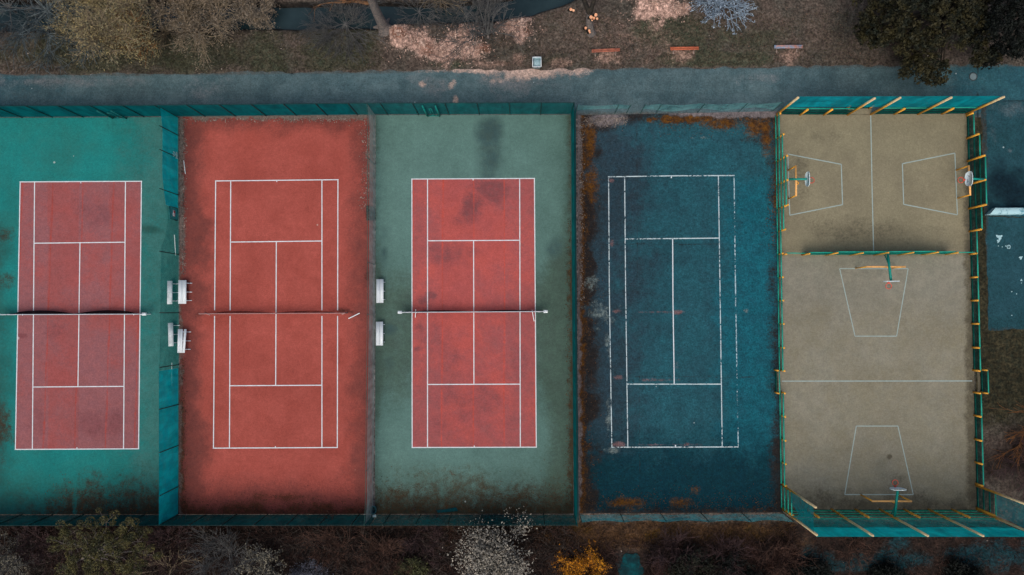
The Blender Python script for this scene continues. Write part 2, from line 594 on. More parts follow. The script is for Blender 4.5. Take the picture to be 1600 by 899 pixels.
S1 = [-20, 24, 72, 121, 171, 220]


def c1_attrs(px, py, X, Y):
    a, b, c = court_common(px, py, X, Y)
    moss = ss(700, 820, py + a * 60 + b * 40 + c * 20) * (0.35 + 0.45 * ss(50, 130, px)) + ss(788, 806, py + c * 14) * .2 + ell(px, py, -5, 680, 36, 100, a) * 0.9 + ell(px, py, 6, 370, 30, 24, a) * 0.7 + ell(px, py, 10, 440, 26, 20, a) * 0.5
    for sx in S1:
        moss = moss * (1 - (0.28 + .4 * (sx in (72, 121))) * ss(5, 1, np.abs(px - sx - (py - 500) * -0.015 + 2 * a)))
    moss = moss * ss(-40, 60, px + ss(700, 640, py) * 300)
    grey = ss(150, 260, px) * 0.8 + a * 0.4
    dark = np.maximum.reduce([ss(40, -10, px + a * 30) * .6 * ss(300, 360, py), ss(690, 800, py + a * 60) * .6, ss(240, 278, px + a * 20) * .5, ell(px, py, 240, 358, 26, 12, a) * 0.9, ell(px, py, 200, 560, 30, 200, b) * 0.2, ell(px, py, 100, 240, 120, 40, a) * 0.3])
    return dict(moss=moss, grey=grey, dark=dark, tone=strips(px + (py - 500) * 0.012, S1, 4, 0.05) + a * 0.25 + b * 0.2)


M_c1 = ground_mat('green_court', C(28, 121, 119), C(36, 114, 110), [
    ('grey', C(60, 110, 106), C(52, 104, 100), 0.6, 0.6),
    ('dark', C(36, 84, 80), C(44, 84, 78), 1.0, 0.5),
    ('moss', C(66, 52, 40), C(48, 56, 48), 2.2, 0.9)], mott=0.3, grain=0.13, gscale=10, bump=0.12, specks=(0.5, 0.055, C(170, 190, 185)))
C1 = [(-55, 184.5), (279, 183.2), (279.5, 803.5), (-60, 804)]
sheet('tennis_court', C1, 160, 290, 0.008, M_c1, c1_attrs)


def red_attrs(edges, seed, stains, amp=0.10):
    def f(px, py, X, Y):
        a, b, c = court_common(px, py, X, Y)
        st = 0
        for s in stains:
            st = np.maximum(st, ell(px, py, *s[:4], a * 1.0, 0.9, s[5] if len(s) > 5 else 0) * s[4])
        seam = 0
        for e in edges:
            seam = np.maximum(seam, ss(2.2, 0.6, np.abs(px - e - (py - 500) * (e - 800) * 5e-5)))
        k = np.searchsorted(np.array(edges), px)
        wash = np.random.RandomState(seed).uniform(0.1, 0.75, len(edges) + 1)[k] + a * 0.9 + b * 0.8 + 0.35 * ss(430, 620, py) - 0.1
        return dict(stain=st, seam=seam * 0.6, wash=wash, tone=strips(px, edges, seed, amp * 0.5) + a * 0.16)
    return f


M_r1 = ground_mat('faded_red_court', C(162, 84, 82), C(152, 86, 86), [
    ('wash', C(138, 88, 92), C(146, 90, 92), 0.8, 0.7),
    ('stain', C(118, 70, 74), C(128, 74, 78), 1.2, 0.6),
    ('seam', C(172, 68, 58), C(160, 70, 64), 0.7, 0.5)], mott=0.3, grain=0.12, gscale=10, bump=0.1, specks=(0.4, 0.055, C(200, 180, 180)))
sheet('court_area', [(31.5, 284.5), (221, 283.5), (216.5, 701.5), (24, 702.5)], 90, 200, 0.012, M_r1,
      red_attrs([27, 75, 123, 171, 216], 5, [(90, 520, 30, 20, 0.5), (150, 660, 60, 40, 0.6), (150, 330, 50, 40, 0.5), (60, 650, 20, 50, 0.5), (33, 525, 14, 6, 0.9)]))


def c2_attrs(px, py, X, Y):
    a, b, c = court_common(px, py, X, Y)
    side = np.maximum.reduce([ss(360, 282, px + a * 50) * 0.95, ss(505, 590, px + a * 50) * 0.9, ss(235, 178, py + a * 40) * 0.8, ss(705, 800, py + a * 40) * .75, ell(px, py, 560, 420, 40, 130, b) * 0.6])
    moss = np.maximum.reduce([ss(775, 806, py + a * 40) * 0.85, ell(px, py, 440, 776, 60, 12, a) * 0.7, ss(294, 280, px + c * 14) * 0.9 * ss(560, 640, py), ss(289, 279, px + c * 10) * 0.8])
    grav = np.maximum.reduce([ss(190, 183, py + c * 14 + a * 6) * (px > 281), ss(291, 282, px + c * 14) * ss(430, 370, py), ss(288, 281, px + c * 12) * .6, ss(566, 582, px + c * 26) * ss(330, 250, py) * 0.75])
    dark = np.maximum.reduce([ell(px, py, 579, 334, 12, 14, c) * 0.9, ell(px, py, 540, 486, 26, 8, c) * 0.8, ell(px, py, 310, 492, 16, 8, c) * 0.5, ell(px, py, 576, 430, 10, 30, a) * 0.6])
    return dict(side=side, moss=moss, grav=grav, dark=dark, tone=a * 0.14 + b * 0.2)


M_c2 = ground_mat('brick_red_court', C(168, 83, 74), C(157, 75, 66), [
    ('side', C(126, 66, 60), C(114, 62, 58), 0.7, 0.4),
    ('dark', C(70, 44, 40), C(84, 46, 42), 1.6, 0.7),
    ('moss', C(76, 46, 32), C(96, 52, 40), 1.6, 0.8),
    ('grav', C(122, 110, 104), C(100, 82, 76), 2.6, 1.0)], mott=0.35, grain=0.13, gscale=11, bump=0.12, specks=(0.55, 0.050, C(190, 160, 150)))
sheet('tennis_court', [(281, 183), (583, 180), (581, 803), (280, 803.5)], 150, 310, 0.008, M_c2, c2_attrs)

S3 = [643, 690, 740, 788, 836]


def c3_attrs(px, py, X, Y):
    a, b, c = court_common(px, py, X, Y)
    stain = np.maximum.reduce([ell(px, py, 766, 206, 32, 34, a * 0.5) * 0.9, ell(px, py, 766, 240, 36, 80, a * .4) * 0.75, ell(px, py, 600, 395, 18, 50, a) * 0.7, ell(px, py, 608, 570, 22, 40, a) * 0.5,
                               ell(px, py, 612, 515, 24, 14, a) * 0.7, ell(px, py, 870, 390, 20, 30, a) * 0.6])
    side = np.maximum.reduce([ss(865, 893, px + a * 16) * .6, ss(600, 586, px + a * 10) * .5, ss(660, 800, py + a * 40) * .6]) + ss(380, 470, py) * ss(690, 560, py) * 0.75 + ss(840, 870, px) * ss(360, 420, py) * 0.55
    moss = ss(700, 822, py + a * 60 + b * 40 + c * 20) * 0.78 + ss(785, 806, py + c * 16) * .25
    for sx in S3 + [600, 880]:
        moss = moss * (1 - 0.22 * ss(5, 1, np.abs(px - sx + 2 * a)))
    moss = np.maximum.reduce([moss, ss(884, 895, px + c * 12) * 0.85 * ss(330, 420, py), ss(880, 892, px + c * 8) * 0.4])
    line = ss(1.6, 0.5, np.abs(px - 887 - 2 * c)) * ss(0.0, 0.2, c) * (py > 380) * (py < 620)
    return dict(stain=stain, side=side, moss=np.maximum(moss, line * 0.9), tone=strips(px, S3, 8, 0.045) + a * 0.2 + b * 0.22)


M_c3 = ground_mat('grey_green_court', C(92, 123, 117), C(86, 116, 110), [
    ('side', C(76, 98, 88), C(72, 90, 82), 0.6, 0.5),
    ('stain', C(58, 82, 84), C(64, 84, 82), 0.9, 0.5),
    ('moss', C(74, 56, 38), C(62, 64, 52), 2.2, 0.9)], mott=0.3, grain=0.11, gscale=10, bump=0.12, specks=(0.4, 0.044, C(180, 190, 185)))
sheet('tennis_court', [(587, 180), (894, 179.5), (896, 802.5), (586, 803)], 150, 300, 0.008, M_c3, c3_attrs)
M_r3 = ground_mat('coral_red_court', C(184, 88, 82), C(172, 86, 84), [
    ('wash', C(148, 84, 84), C(162, 84, 84), 0.8, 0.7),
    ('stain', C(126, 76, 78), C(140, 74, 76), 1.1, 0.6),
    ('seam', C(198, 80, 66), C(184, 76, 66), 0.7, 0.5)], mott=0.3, grain=0.11, gscale=10, bump=0.1, specks=(0.35, 0.044, C(210, 180, 175)))
sheet('court_area', [(643.5, 280), (835, 279), (838, 699), (644, 699.5)], 90, 200, 0.012, M_r3,
      red_attrs([644, 691, 740, 788, 836], 3, [(737, 325, 30, 46, 0.95, 0.5), (766, 298, 36, 22, 0.95), (715, 345, 24, 16, 0.7), (750, 310, 50, 50, .4), (700, 400, 60, 34, 0.55), (680, 520, 40, 110, .4), (720, 640, 70, 60, .45), (800, 640, 30, 60, .4), (660, 470, 16, 12, 0.85), (672, 462, 16, 8, 0.85),
        (652, 545, 16, 8, 0.85), (656, 512, 14, 10, 0.7), (700, 560, 40, 60, 0.4), (810, 560, 20, 60, 0.5), (760, 620, 60, 50, 0.5), (690, 660, 30, 30, 0.45), (740, 395, 30, 20, 0.5), (692, 478, 3, 7, 1.0)], 0.12))


def c4_attrs(px, py, X, Y):
    a, b, c = court_common(px, py, X, Y)
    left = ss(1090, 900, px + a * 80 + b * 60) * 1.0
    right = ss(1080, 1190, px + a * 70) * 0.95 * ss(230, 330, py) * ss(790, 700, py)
    low = ss(600, 785, py + a * 50) * 1.0  # vignette darkening painted in, along with damp, towards the south end
    moss = np.maximum.reduce([ss(938, 908, px + a * 70 + c * 40 + b * 40) * (0.45 + 0.4 * ss(460, 230, py)) * ss(-.25, .1, a + c), ell(px, py, 922, 225, 12, 48, a), ell(px, py, 925, 300, 16, 60, a) * 0.7, ell(px, py, 1060, 187, 60, 8, c),
                              ell(px, py, 1130, 192, 48, 15, a), ell(px, py, 1180, 197, 24, 26, a), ell(px, py, 1196, 205, 14, 44, a) * .9, ell(px, py, 1100, 185, 90, 7, c) * .8, ell(px, py, 980, 785, 46, 12, a) * 0.8, ell(px, py, 1065, 786, 22, 12, a) * 0.75,
                              ss(919, 909, px + c * 12) * 0.75, ell(px, py, 1090, 766, 14, 10, c) * 0.6, ss(1206, 1214, px + c * 10) * ss(380, 300, py) * 0.8])
    dark = np.maximum.reduce([ss(944, 908, px + a * 60 + c * 20) * 0.95, ell(px, py, 925, 560, 22, 90, a) * .8, ell(px, py, 940, 194, 40, 20, a) * .8, ss(1185, 1212, px + a * 24) * ss(260, 200, py) * 0.85, ss(785, 803, py + c * 16) * 0.8, ell(px, py, 945, 190, 30, 14, a) * 0.7,
                              ss(1196, 1216, px + a * 20) * ss(640, 700, py) * 0.8, ell(px, py, 1180, 218, 36, 12, a) * 0.6, ss(205, 178, py + a * 24) * .7, ss(1190, 1216, px + a * 26) * .6, ell(px, py, 1195, 200, 30, 40, a) * .8])
    gravel = np.maximum.reduce([ss(912, 903, px + c * 12), ss(186, 178, py + c * 12) * ss(1010, 1090, px), ell(px, py, 950, 186, 44, 16, a * 0.6), ell(px, py, 985, 184, 14, 16, a * 0.4) * 0])
    pale = np.maximum.reduce([ell(px, py, 938, 490, 28, 24, c * 2.4 + b) * 0.5, ell(px, py, 950, 535, 6, 24, c * 1.6) * 0.5, ell(px, py, 951, 650, 5, 34, c * 1.4) * 0.7, ell(px, py, 955, 704, 16, 6, c) * 0.7, ell(px, py, 1166, 486, 5, 4, 0),
                              ell(px, py, 1100, 215, 16, 4, c * 1.6) * 0.6, ell(px, py, 925, 440, 14, 22, c * 1.6) * 0.5])
    rd = np.maximum.reduce([ell(px, py, 964, 487, 12, 5, c * 1.3), ell(px, py, 1060, 488, 14, 4, c * 1.3), ell(px, py, 1030, 488, 60, 2.5, c * 1.5) * 0.7, ell(px, py, 966, 590, 9, 4, c * 1.2) * 0.7, ell(px, py, 1025, 594, 40, 3, c * 1.4) * 0.55,
                            ell(px, py, 966, 694, 14, 5, c * 1.3) * 0.9, ell(px, py, 1030, 695, 70, 3, c * 1.5) * 0.65, ell(px, py, 955, 282, 6, 4, c), ell(px, py, 956, 380, 5, 9, c * 1.3) * 0.7, ell(px, py, 1058, 570, 8, 10, c * 1.3) * 0.4])
    crack = np.maximum(ss(1.3, 0.4, np.abs(py - 382 + 3 * c)), ss(1.3, 0.4, np.abs(py - 589 + 3 * c))) * 0.5 + ss(1.2, 0.4, np.abs(px - 997 + 2 * c - (py - 450) * 0.01)) * 0.35
    return dict(left=left, right=right, low=low, moss=moss, dark=np.maximum(dark, crack), gravel=gravel, pale=pale, paint=rd, tone=a * 0.2 + b * 0.24 + ss(330, 200, py) * 0.10)


M_c4 = ground_mat('blue_court', C(36, 84, 95), C(36, 75, 86), [
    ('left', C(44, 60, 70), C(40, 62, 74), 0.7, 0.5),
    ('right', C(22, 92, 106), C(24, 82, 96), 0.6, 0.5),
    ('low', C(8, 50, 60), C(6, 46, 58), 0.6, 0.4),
    ('dark', C(34, 34, 36), C(44, 38, 36), 1.2, 0.8),
    ('moss', C(104, 66, 20), C(58, 38, 26), 1.4, 1.1),
    ('paint', C(124, 90, 90), C(90, 82, 88), 5.0, 1.3),
    ('pale', C(124, 134, 132), C(84, 100, 104), 4.0, 1.5),
    ('gravel', C(122, 112, 112), C(94, 86, 88), 2.2, 0.9)], mott=0.5, grain=0.24, gscale=7.5, bump=0.25, pits=(2.6, 0.40, 0.72), specks=(0.6, 0.050, C(150, 165, 170)))
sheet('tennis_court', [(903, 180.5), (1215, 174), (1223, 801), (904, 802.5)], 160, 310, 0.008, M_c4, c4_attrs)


# ---- sand floor of the ball cage
def sand_attrs(px, py, X, Y):
    a, b, c = court_common(px, py, X, Y)
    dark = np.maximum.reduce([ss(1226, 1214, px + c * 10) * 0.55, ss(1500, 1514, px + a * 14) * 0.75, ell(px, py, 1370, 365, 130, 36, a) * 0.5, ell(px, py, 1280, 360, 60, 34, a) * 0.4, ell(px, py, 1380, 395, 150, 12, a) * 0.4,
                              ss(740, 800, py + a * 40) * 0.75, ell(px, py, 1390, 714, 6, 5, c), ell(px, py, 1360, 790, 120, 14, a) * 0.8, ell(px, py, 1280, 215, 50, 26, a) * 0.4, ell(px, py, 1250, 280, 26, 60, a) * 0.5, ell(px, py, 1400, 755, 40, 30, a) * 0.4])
    grey = ss(396, 404, py) * (0.55 + 0.3 * ss(520, 440, py)) + a * 0.4
    return dict(dark=dark, grey=grey, tone=a * 0.2 + b * 0.16)


M_sand = ground_mat('sand_floor', C(136, 128, 106), C(128, 120, 100), [
    ('grey', C(138, 133, 120), C(128, 125, 113), 0.5, 0.3),
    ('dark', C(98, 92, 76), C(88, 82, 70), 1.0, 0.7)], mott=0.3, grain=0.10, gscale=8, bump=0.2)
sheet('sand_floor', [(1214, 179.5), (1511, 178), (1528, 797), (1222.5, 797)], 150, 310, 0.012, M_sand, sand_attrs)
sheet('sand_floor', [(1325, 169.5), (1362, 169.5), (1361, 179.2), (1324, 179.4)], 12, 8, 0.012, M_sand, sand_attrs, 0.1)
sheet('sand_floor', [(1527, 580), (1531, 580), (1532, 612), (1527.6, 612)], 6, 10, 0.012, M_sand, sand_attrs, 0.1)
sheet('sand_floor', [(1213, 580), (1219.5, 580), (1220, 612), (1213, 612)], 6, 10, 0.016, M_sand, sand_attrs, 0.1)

# ---- asphalt pads east of the cage
def pad_attrs(px, py, X, Y):
    a, b, c = court_common(px, py, X, Y)
    blue_black = ell(px, py, 1572, 300, 60, 60, a) * 0.95  # blue-black tone towards the south end of the upper pad
    pale = np.maximum.reduce([ell(px, py, 1580, 170, 50, 20, a) * 0.6, ell(px, py, 1550, 200, 14, 40, a) * 0.4, ell(px, py, 1578, 236, 6, 4, c)])
    return dict(blue_black=blue_black * (py < 334), dust=pale, edge=np.maximum(ss(1546, 1540, px + c * 8) * 0.6, ss(508, 518, py + c * 8) * 0.6), tone=a * 0.3 + b * 0.2)


M_pad = ground_mat('dark_asphalt', C(38, 74, 84), C(32, 68, 76), [
    ('blue_black', C(12, 32, 42), C(18, 42, 52), 0.8, 0.6),
    ('dust', C(86, 100, 106), C(70, 88, 96), 1.4, 0.8),
    ('edge', C(66, 60, 54), C(50, 50, 46), 1.8, 0.8)], mott=0.5, grain=0.22, gscale=8, bump=0.25, specks=(0.8, 0.061, C(170, 190, 195)))
sheet('asphalt_pad', [(1533, 159), (1760, 157), (1770, 337), (1538, 338)], 70, 60, 0.008, M_pad, pad_attrs, 0.3)
sheet('asphalt_pad', [(1539, 339.5), (1770, 338), (1775, 514), (1545, 516)], 70, 60, 0.008, M_pad, pad_attrs, 0.3)

# ================================================================ PAINTED LINES
def paint(name, segs, width, z, material):
    """flat strips along photo-pixel segments"""
    mb = MB()
    for k, (a, b) in enumerate(segs):
        zz = z
        A, B = G(*a, zz), G(*b, zz)
        d = (B - A).normalized()
        n = Vector((-d.y, d.x, 0)) * width / 2
        A2, B2 = A - d * width / 2 * 0.0, B
        L = max(2, int((B - A).length / 0.5))
        pts = []
        for t in np.linspace(0, 1, L + 1):
            p = A2.lerp(B2, t)
            pts.append([p - n, p + n])
        mb.sheet(np.array(pts))
    return tag(mb.build(name, material), kind='structure')


M_line = line_mat('white_court_paint', C(218, 224, 230), 0.27)
M_line_old = line_mat('chipped_court_paint', C(190, 206, 213), 0.455)
M_line_faint = line_mat('nearly_gone_court_paint', C(170, 196, 206), 0.505)
M_line_pale = line_mat('pale_cage_paint', C(158, 174, 172), 0.27)


def court_lines(TL, TR, BR, BL, sTL, sTR, sBL, sBR, material, LW=0.085, gap=None):
    mid = lambda a, b, t=0.5: (a[0] * (1 - t) + b[0] * t, a[1] * (1 - t) + b[1] * t)
    # long lines on one level, cross lines 2 mm higher
    def xat(a, b, y): t = (y - a[1]) / (b[1] - a[1]); return (a[0] + (b[0] - a[0]) * t, y)
    tl_s, tr_s = mid(TL, TR, (sTL[0] - TL[0]) / (TR[0] - TL[0])), mid(TL, TR, (sTR[0] - TL[0]) / (TR[0] - TL[0]))
    bl_s, br_s = mid(BL, BR, (sBL[0] - BL[0]) / (BR[0] - BL[0])), mid(BL, BR, (sBR[0] - BL[0]) / (BR[0] - BL[0]))
    longs = [(TL, BL), (TR, BR), (tl_s, bl_s), (tr_s, br_s)]
    if gap:
        y0, y1 = gap
        cut = []
        for a, b in longs:
            cut += [(a, xat(a, b, y0)), (xat(a, b, y1), b)]
        longs = cut
    c0, c1 = mid(sTL, sTR), mid(sBL, sBR)
    paint('court_lines', longs + [(c0, c1)], LW, 0.016, material)
    e = 0.9
    ext = lambda a, b: ((a[0] - e, a[1]), (b[0] + e, b[1]))
    m1, m2 = mid(TL, TR), mid(BL, BR)
    paint('court_lines', [ext(TL, TR), ext(BL, BR), (sTL, sTR), (sBL, sBR)], LW, 0.019, material)
    paint('court_lines', [((m1[0], m1[1] + .9), (m1[0], m1[1] + 2.6)), ((m2[0], m2[1] - 2.6), (m2[0], m2[1] - .9))], LW, 0.022, material)


court_lines((31.5, 284.5), (221, 283.5), (216.5, 701.5), (24, 702.5), (54, 380.3), (196, 378.7), (50.5, 605), (193, 604), M_line)
court_lines((337, 283), (528, 281), (527, 699.5), (333.5, 700.5), (360.5, 378.5), (503, 376.8), (358.5, 603), (503, 602.2), M_line, gap=(485, 494))
court_lines((643.5, 280), (835, 279), (838, 699), (644, 699.5), (668, 376.5), (812, 375.7), (668, 601), (813, 600.5), M_line)
# the blue court's lines have worn unevenly
paint('court_lines', [((951, 276.5), (952, 450)), ((952, 450), (956, 699)), ((976, 277), (977.5, 450)), ((977.5, 450), (981, 699))], 0.08, 0.016, M_line_old)
paint('court_lines', [((1051, 373), (1051.5, 470)), ((1051.5, 470), (1053.5, 600))], 0.085, 0.016, M_line)
paint('court_lines', [((1122.5, 275), (1125, 450)), ((1125, 450), (1128.5, 699))], 0.08, 0.016, M_line_old)
paint('court_lines', [((1147, 274.5), (1149.2, 450)), ((1149.2, 450), (1153.5, 698.5))], 0.09, 0.016, M_line_faint)
paint('court_lines', [((950, 276.5), (1049, 275)), ((1049, 275), (1148, 274.5)), ((976.5, 373.7), (1123.5, 372.3)), ((980, 600.5), (1127.5, 600.5)), ((955.5, 699.2), (1154, 698.6))], 0.09, 0.019, M_line_old)
paint('court_lines', [((1049, 276), (1049, 278.5)), ((1055.5, 698), (1055.5, 695.5))], 0.10, 0.022, M_line)
# ball cage markings
def closed(*p): return [(p[i], p[(i + 1) % len(p)]) for i in range(len(p))]
paint('cage_lines', closed((1231, 241), (1314.5, 257), (1316.5, 320), (1234, 336.5)) + closed((1410, 256), (1492, 239.5), (1496, 336), (1412, 319.5)), 0.085, 0.018, M_line_pale)
paint('cage_lines', closed((1312, 420), (1419, 420), (1401, 525.5), (1336, 525.5)) + closed((1338, 666), (1403, 666), (1427, 773), (1320, 773)), 0.075, 0.018, M_line_pale)
paint('cage_lines', [((1360.5, 179), (1362.5, 290)), ((1362.5, 290), (1365, 392)), ((1222, 595.8), (1519, 595.5))], 0.085, 0.018, M_line_pale)
# splashes of white paint on the east pad
M_splash = line_mat('spilt_white_paint', C(170, 205, 212), 0.34)
mb = MB()
def blob(cx, cy, r, seed):
    rr = np.random.RandomState(seed)
    ph = rr.uniform(0, 6.3, 3)
    pv = [G(cx, cy, 0.014)]
    for t in np.linspace(0, 2 * math.pi, 19)[:-1]:
        k = r * (1 + 0.3 * math.sin(3 * t + ph[0]) + 0.2 * math.sin(5 * t + ph[1]))
        pv.append(G(cx + k * math.cos(t), cy + k * math.sin(t), 0.014))
    mb.add(np.array(pv), [[0, 1 + i, 1 + (i + 1) % 18] for i in range(18)])
for i, (x, y, r) in enumerate([(1562, 371, 3.6), (1560, 377, 2.2), (1557.5, 368.5, 1.4), (1595, 403, 2.4), (1596, 438, 1.4), (1560, 384.5, 0.7), (1581, 456, 0.8), (1588.5, 459.5, 0.8), (1581, 493, 0.8), (1596, 442.5, 0.6), (1566, 386, 0.6)]):
    blob(x, y, r, i)
for a in np.linspace(-2.2, 2.6, 12):
    blob(1576 + 2.6 * math.cos(a), 386 + 2.6 * math.sin(a), 0.75, 40 + int(a * 10))
for t in np.linspace(0, 1, 5):
    blob(1571 + 4 * t, 384.5 + 1.2 * t, 0.6, 80 + int(t * 9))
tag(mb.build('paint_splashes', M_splash), 'white paint splashes and a loop spilt on the dark asphalt pad', 'paint', kind='structure')

# ================================================================ TENNIS FENCES
M_post = mat('dark_green_post', C(16, 52, 52), 0.5, 0.3)
M_post_grey = mat('grey_green_post', C(40, 84, 80), 0.5, 0.3)
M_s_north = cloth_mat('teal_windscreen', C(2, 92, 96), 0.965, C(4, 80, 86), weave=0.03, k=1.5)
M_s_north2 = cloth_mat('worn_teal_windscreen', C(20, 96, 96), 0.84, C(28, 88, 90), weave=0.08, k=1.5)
M_s_south = cloth_mat('shaded_teal_windscreen', C(2, 58, 63), 0.93, C(2, 50, 56), weave=0.05, k=1.25)  # shade on the north-facing screen is put into this darker teal
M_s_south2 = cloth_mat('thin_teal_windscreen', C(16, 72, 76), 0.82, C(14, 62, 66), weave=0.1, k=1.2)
M_s_12 = cloth_mat('bright_teal_windscreen', C(2, 124, 128), 0.9, C(4, 108, 116), weave=0.08, k=2.8)
M_s_12thin = cloth_mat('see_through_green_mesh', C(4, 98, 94), 0.36, C(10, 90, 88), weave=0.14, k=1.8)
M_s_23 = cloth_mat('grey_netting', C(112, 132, 132), 0.6, C(120, 134, 130), weave=0.12, k=1.9)
M_s_34 = cloth_mat('deep_teal_windscreen', C(2, 110, 110), 0.96, C(2, 98, 100), weave=0.03, k=1.6)
M_s_4 = cloth_mat('faded_loose_netting', C(92, 136, 136), 0.6, C(70, 118, 120), weave=0.15, k=1.9)
M_s_4s = cloth_mat('faded_netting', C(60, 122, 128), 0.5, C(46, 104, 112), weave=0.2, k=2.3)
M_wire = mat('wire', C(60, 90, 88), 0.4, 0.5)


def line_at(base, t):
    """point at fraction t along a pixel polyline"""
    L = [0]
    for a, b in zip(base[:-1], base[1:]):
        L.append(L[-1] + math.dist(a, b))
    d = t * L[-1]
    for i in range(len(base) - 1):
        if d <= L[i + 1] or i == len(base) - 2:
            k = (d - L[i]) / (L[i + 1] - L[i])
            return tuple(base[i][c] * (1 - k) + base[i + 1][c] * k for c in (0, 1))


def fence_screen(base, t0, t1, topf, botf, out, seed, nu=40, nv=10, bulge=0.12):
    """cloth hung between fractions t0..t1; topf/botf give heights along it"""
    r = np.zeros((nu, nv, 3))
    P = np.array([G(*line_at(base, t)) for t in np.linspace(t0, t1, nu)])
    D = np.gradient(P, axis=0)
    N = np.stack([-D[:, 1], D[:, 0], 0 * D[:, 0]], -1)
    N /= np.linalg.norm(N, axis=1)[:, None]
    N *= out
    s = np.linspace(0, 1, nu)
    for j in range(nv):
        k = j / (nv - 1)
        zt = np.array([topf(x) for x in np.linspace(t0, t1, nu)])
        zb = np.array([botf(x) for x in np.linspace(t0, t1, nu)])
        z = zb + (zt - zb) * k
        off = 0.05 + bulge * math.sin(math.pi * k) * (vnoise(P[:, 0] * 0.6, P[:, 1] * 0.6 + z * 0.5, seed) - 0.3)
        r[:, j] = P + N * off[:, None]
        r[:, j, 2] = z
    return r


def tennis_fence(name, label, base, h, nposts, screens, post_mat=M_post, out=1, group=None, post_r=0.04, ts=None, rail=True):
    o0 = G(*base[0])
    t = thing(name, label, 'fence', o0, group)
    for k in (ts if ts is not None else np.linspace(0, 1, nposts)):
        p = G(*line_at(base, k))
        hh = h(k) if callable(h) else h
        MB(o0).tube([p, p + Vector((0, 0, hh))], post_r, 6).build('post', post_mat, t)
    hf = h if callable(h) else (lambda k: h)
    if rail:
        pts = [G(*line_at(base, k)) + Vector((0, 0, hf(k) - 0.03)) for k in np.linspace(0, 1, 30)]
        MB(o0).tube(pts, 0.022, 5).build('top_rail', post_mat, t)
    for (pname, t0, t1, topf, botf, material, seed) in screens:
        tf = topf if callable(topf) else (lambda x, v=topf: v)
        bf = botf if callable(botf) else (lambda x, v=botf: v)
        MB(o0).sheet(fence_screen(base, t0, t1, tf, bf, out, seed, nu=max(8, int(90 * (t1 - t0))))).build(pname, material, t, smooth=True)
    return t, o0


NF = [(-60, 184.5), (279, 183), (586, 180), (892, 179.5)]
nlen = 952
tf = lambda px: (px + 60) / nlen
tennis_fence('windscreen_fence', 'long teal windscreen fence with dark posts between the asphalt path and the first three courts', NF, 3.55, 21, [
    ('windscreen', 0, tf(560), 3.5, 0.05, M_s_north, 1),
    ('windscreen', tf(560.5), 1, 3.5, 0.05, M_s_north2, 2)], out=1)
SF = [(-60, 804), (279.5, 803.5), (581, 803.2), (897, 803)]
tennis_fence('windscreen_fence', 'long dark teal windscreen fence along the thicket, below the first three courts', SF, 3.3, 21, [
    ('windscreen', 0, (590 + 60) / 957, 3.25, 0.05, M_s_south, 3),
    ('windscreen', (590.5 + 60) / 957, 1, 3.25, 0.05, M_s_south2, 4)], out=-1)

# divider between the green court and the brick red court: sagging, patched
D12 = [(279, 183.5), (279.5, 803.2)]
ty = lambda py: (py - 183.5) / 619.7
def top12(t):
    y = 183.5 + t * 619.7
    return float(np.interp(y, [184, 215, 285, 318, 345, 372, 394, 440, 560, 566, 640, 800], [3.1, 2.7, 2.75, 2.3, 1.75, 2.2, 3.0, 3.0, 3.2, 3.3, 3.3, 3.3]))
f12, o12 = tennis_fence('windscreen_fence', 'sagging patched bright teal divider fence between the green court and the brick red court', D12, 3.3, 0, [
    ('windscreen', 0, ty(326), top12, 0.05, M_s_12, 5),
    ('windscreen', ty(326.5), ty(394), top12, 0.05, M_s_12thin, 6),
    ('windscreen', ty(394.5), ty(575), top12, 0.05, M_s_12thin, 7),
    ('windscreen', ty(575.5), 1, top12, 0.05, M_s_12, 8)], out=-1, ts=[ty(y) for y in (184, 212, 247, 305, 398, 489, 570, 632, 696, 760, 803)], rail=False)
# white emblem printed on the screen: a small crown over a word bar
M_print = mat('white_screen_print', C(168, 210, 210), 0.7)
mb = MB(o12)
def on12(py, h, off=-0.09):
    p = G(279.2, py); return Vector((p.x + off * 1.0, p.y, h))
def dash12(y0, h0, y1, h1, w=0.05):
    mb.bar(on12(y0, h0, 0.03), on12(y1, h1, 0.03), w, 0.02)
for a, b in (((241, .75), (239.8, 1.0)), ((239.8, 1.0), (242, .88)), ((242, .88), (243.5, 1.12)), ((243.5, 1.12), (245, .88)), ((245, .88), (247.2, 1.0)), ((247.2, 1.0), (246, .75)), ((246, .75), (241, .75))):
    dash12(a[0] + 1, a[1], b[0] + 1, b[1])
mb.build('printed_emblem', M_print, f12)
mb = MB(o12)
for k in range(7):
    y = 240 + k * 1.5
    dash12(y, .28, y, .55, 0.055)
    if k % 2 == 0: dash12(y, .55, y + .9, .55)
    else: dash12(y, .28, y + .8, .28)
mb.bar(on12(239.5, .26, .03), on12(249.8, .26, .03), .03, .02)
mb.build('printed_word_bar', M_print, f12)
# loose white pipes leaning on the divider
M_white_pipe = mat('white_pipe', C(205, 220, 218), 0.4, 0.4)
for (a, ha, b, hb, lb) in (((272.5, 367), 1.0, (274.5, 399), 0.4, 'white pipe leaning on the torn divider fence beside the small sign'),
                           ((268.5, 567), 1.0, (268.5, 603), 0.9, 'upright set white pipe frame edge below the park benches on the divider'),):
    A, B = G(*a, ha), G(*b, hb)
    tag(MB().tube([A, B], 0.035, 6).build('pipe', M_white_pipe), lb, 'pipe')
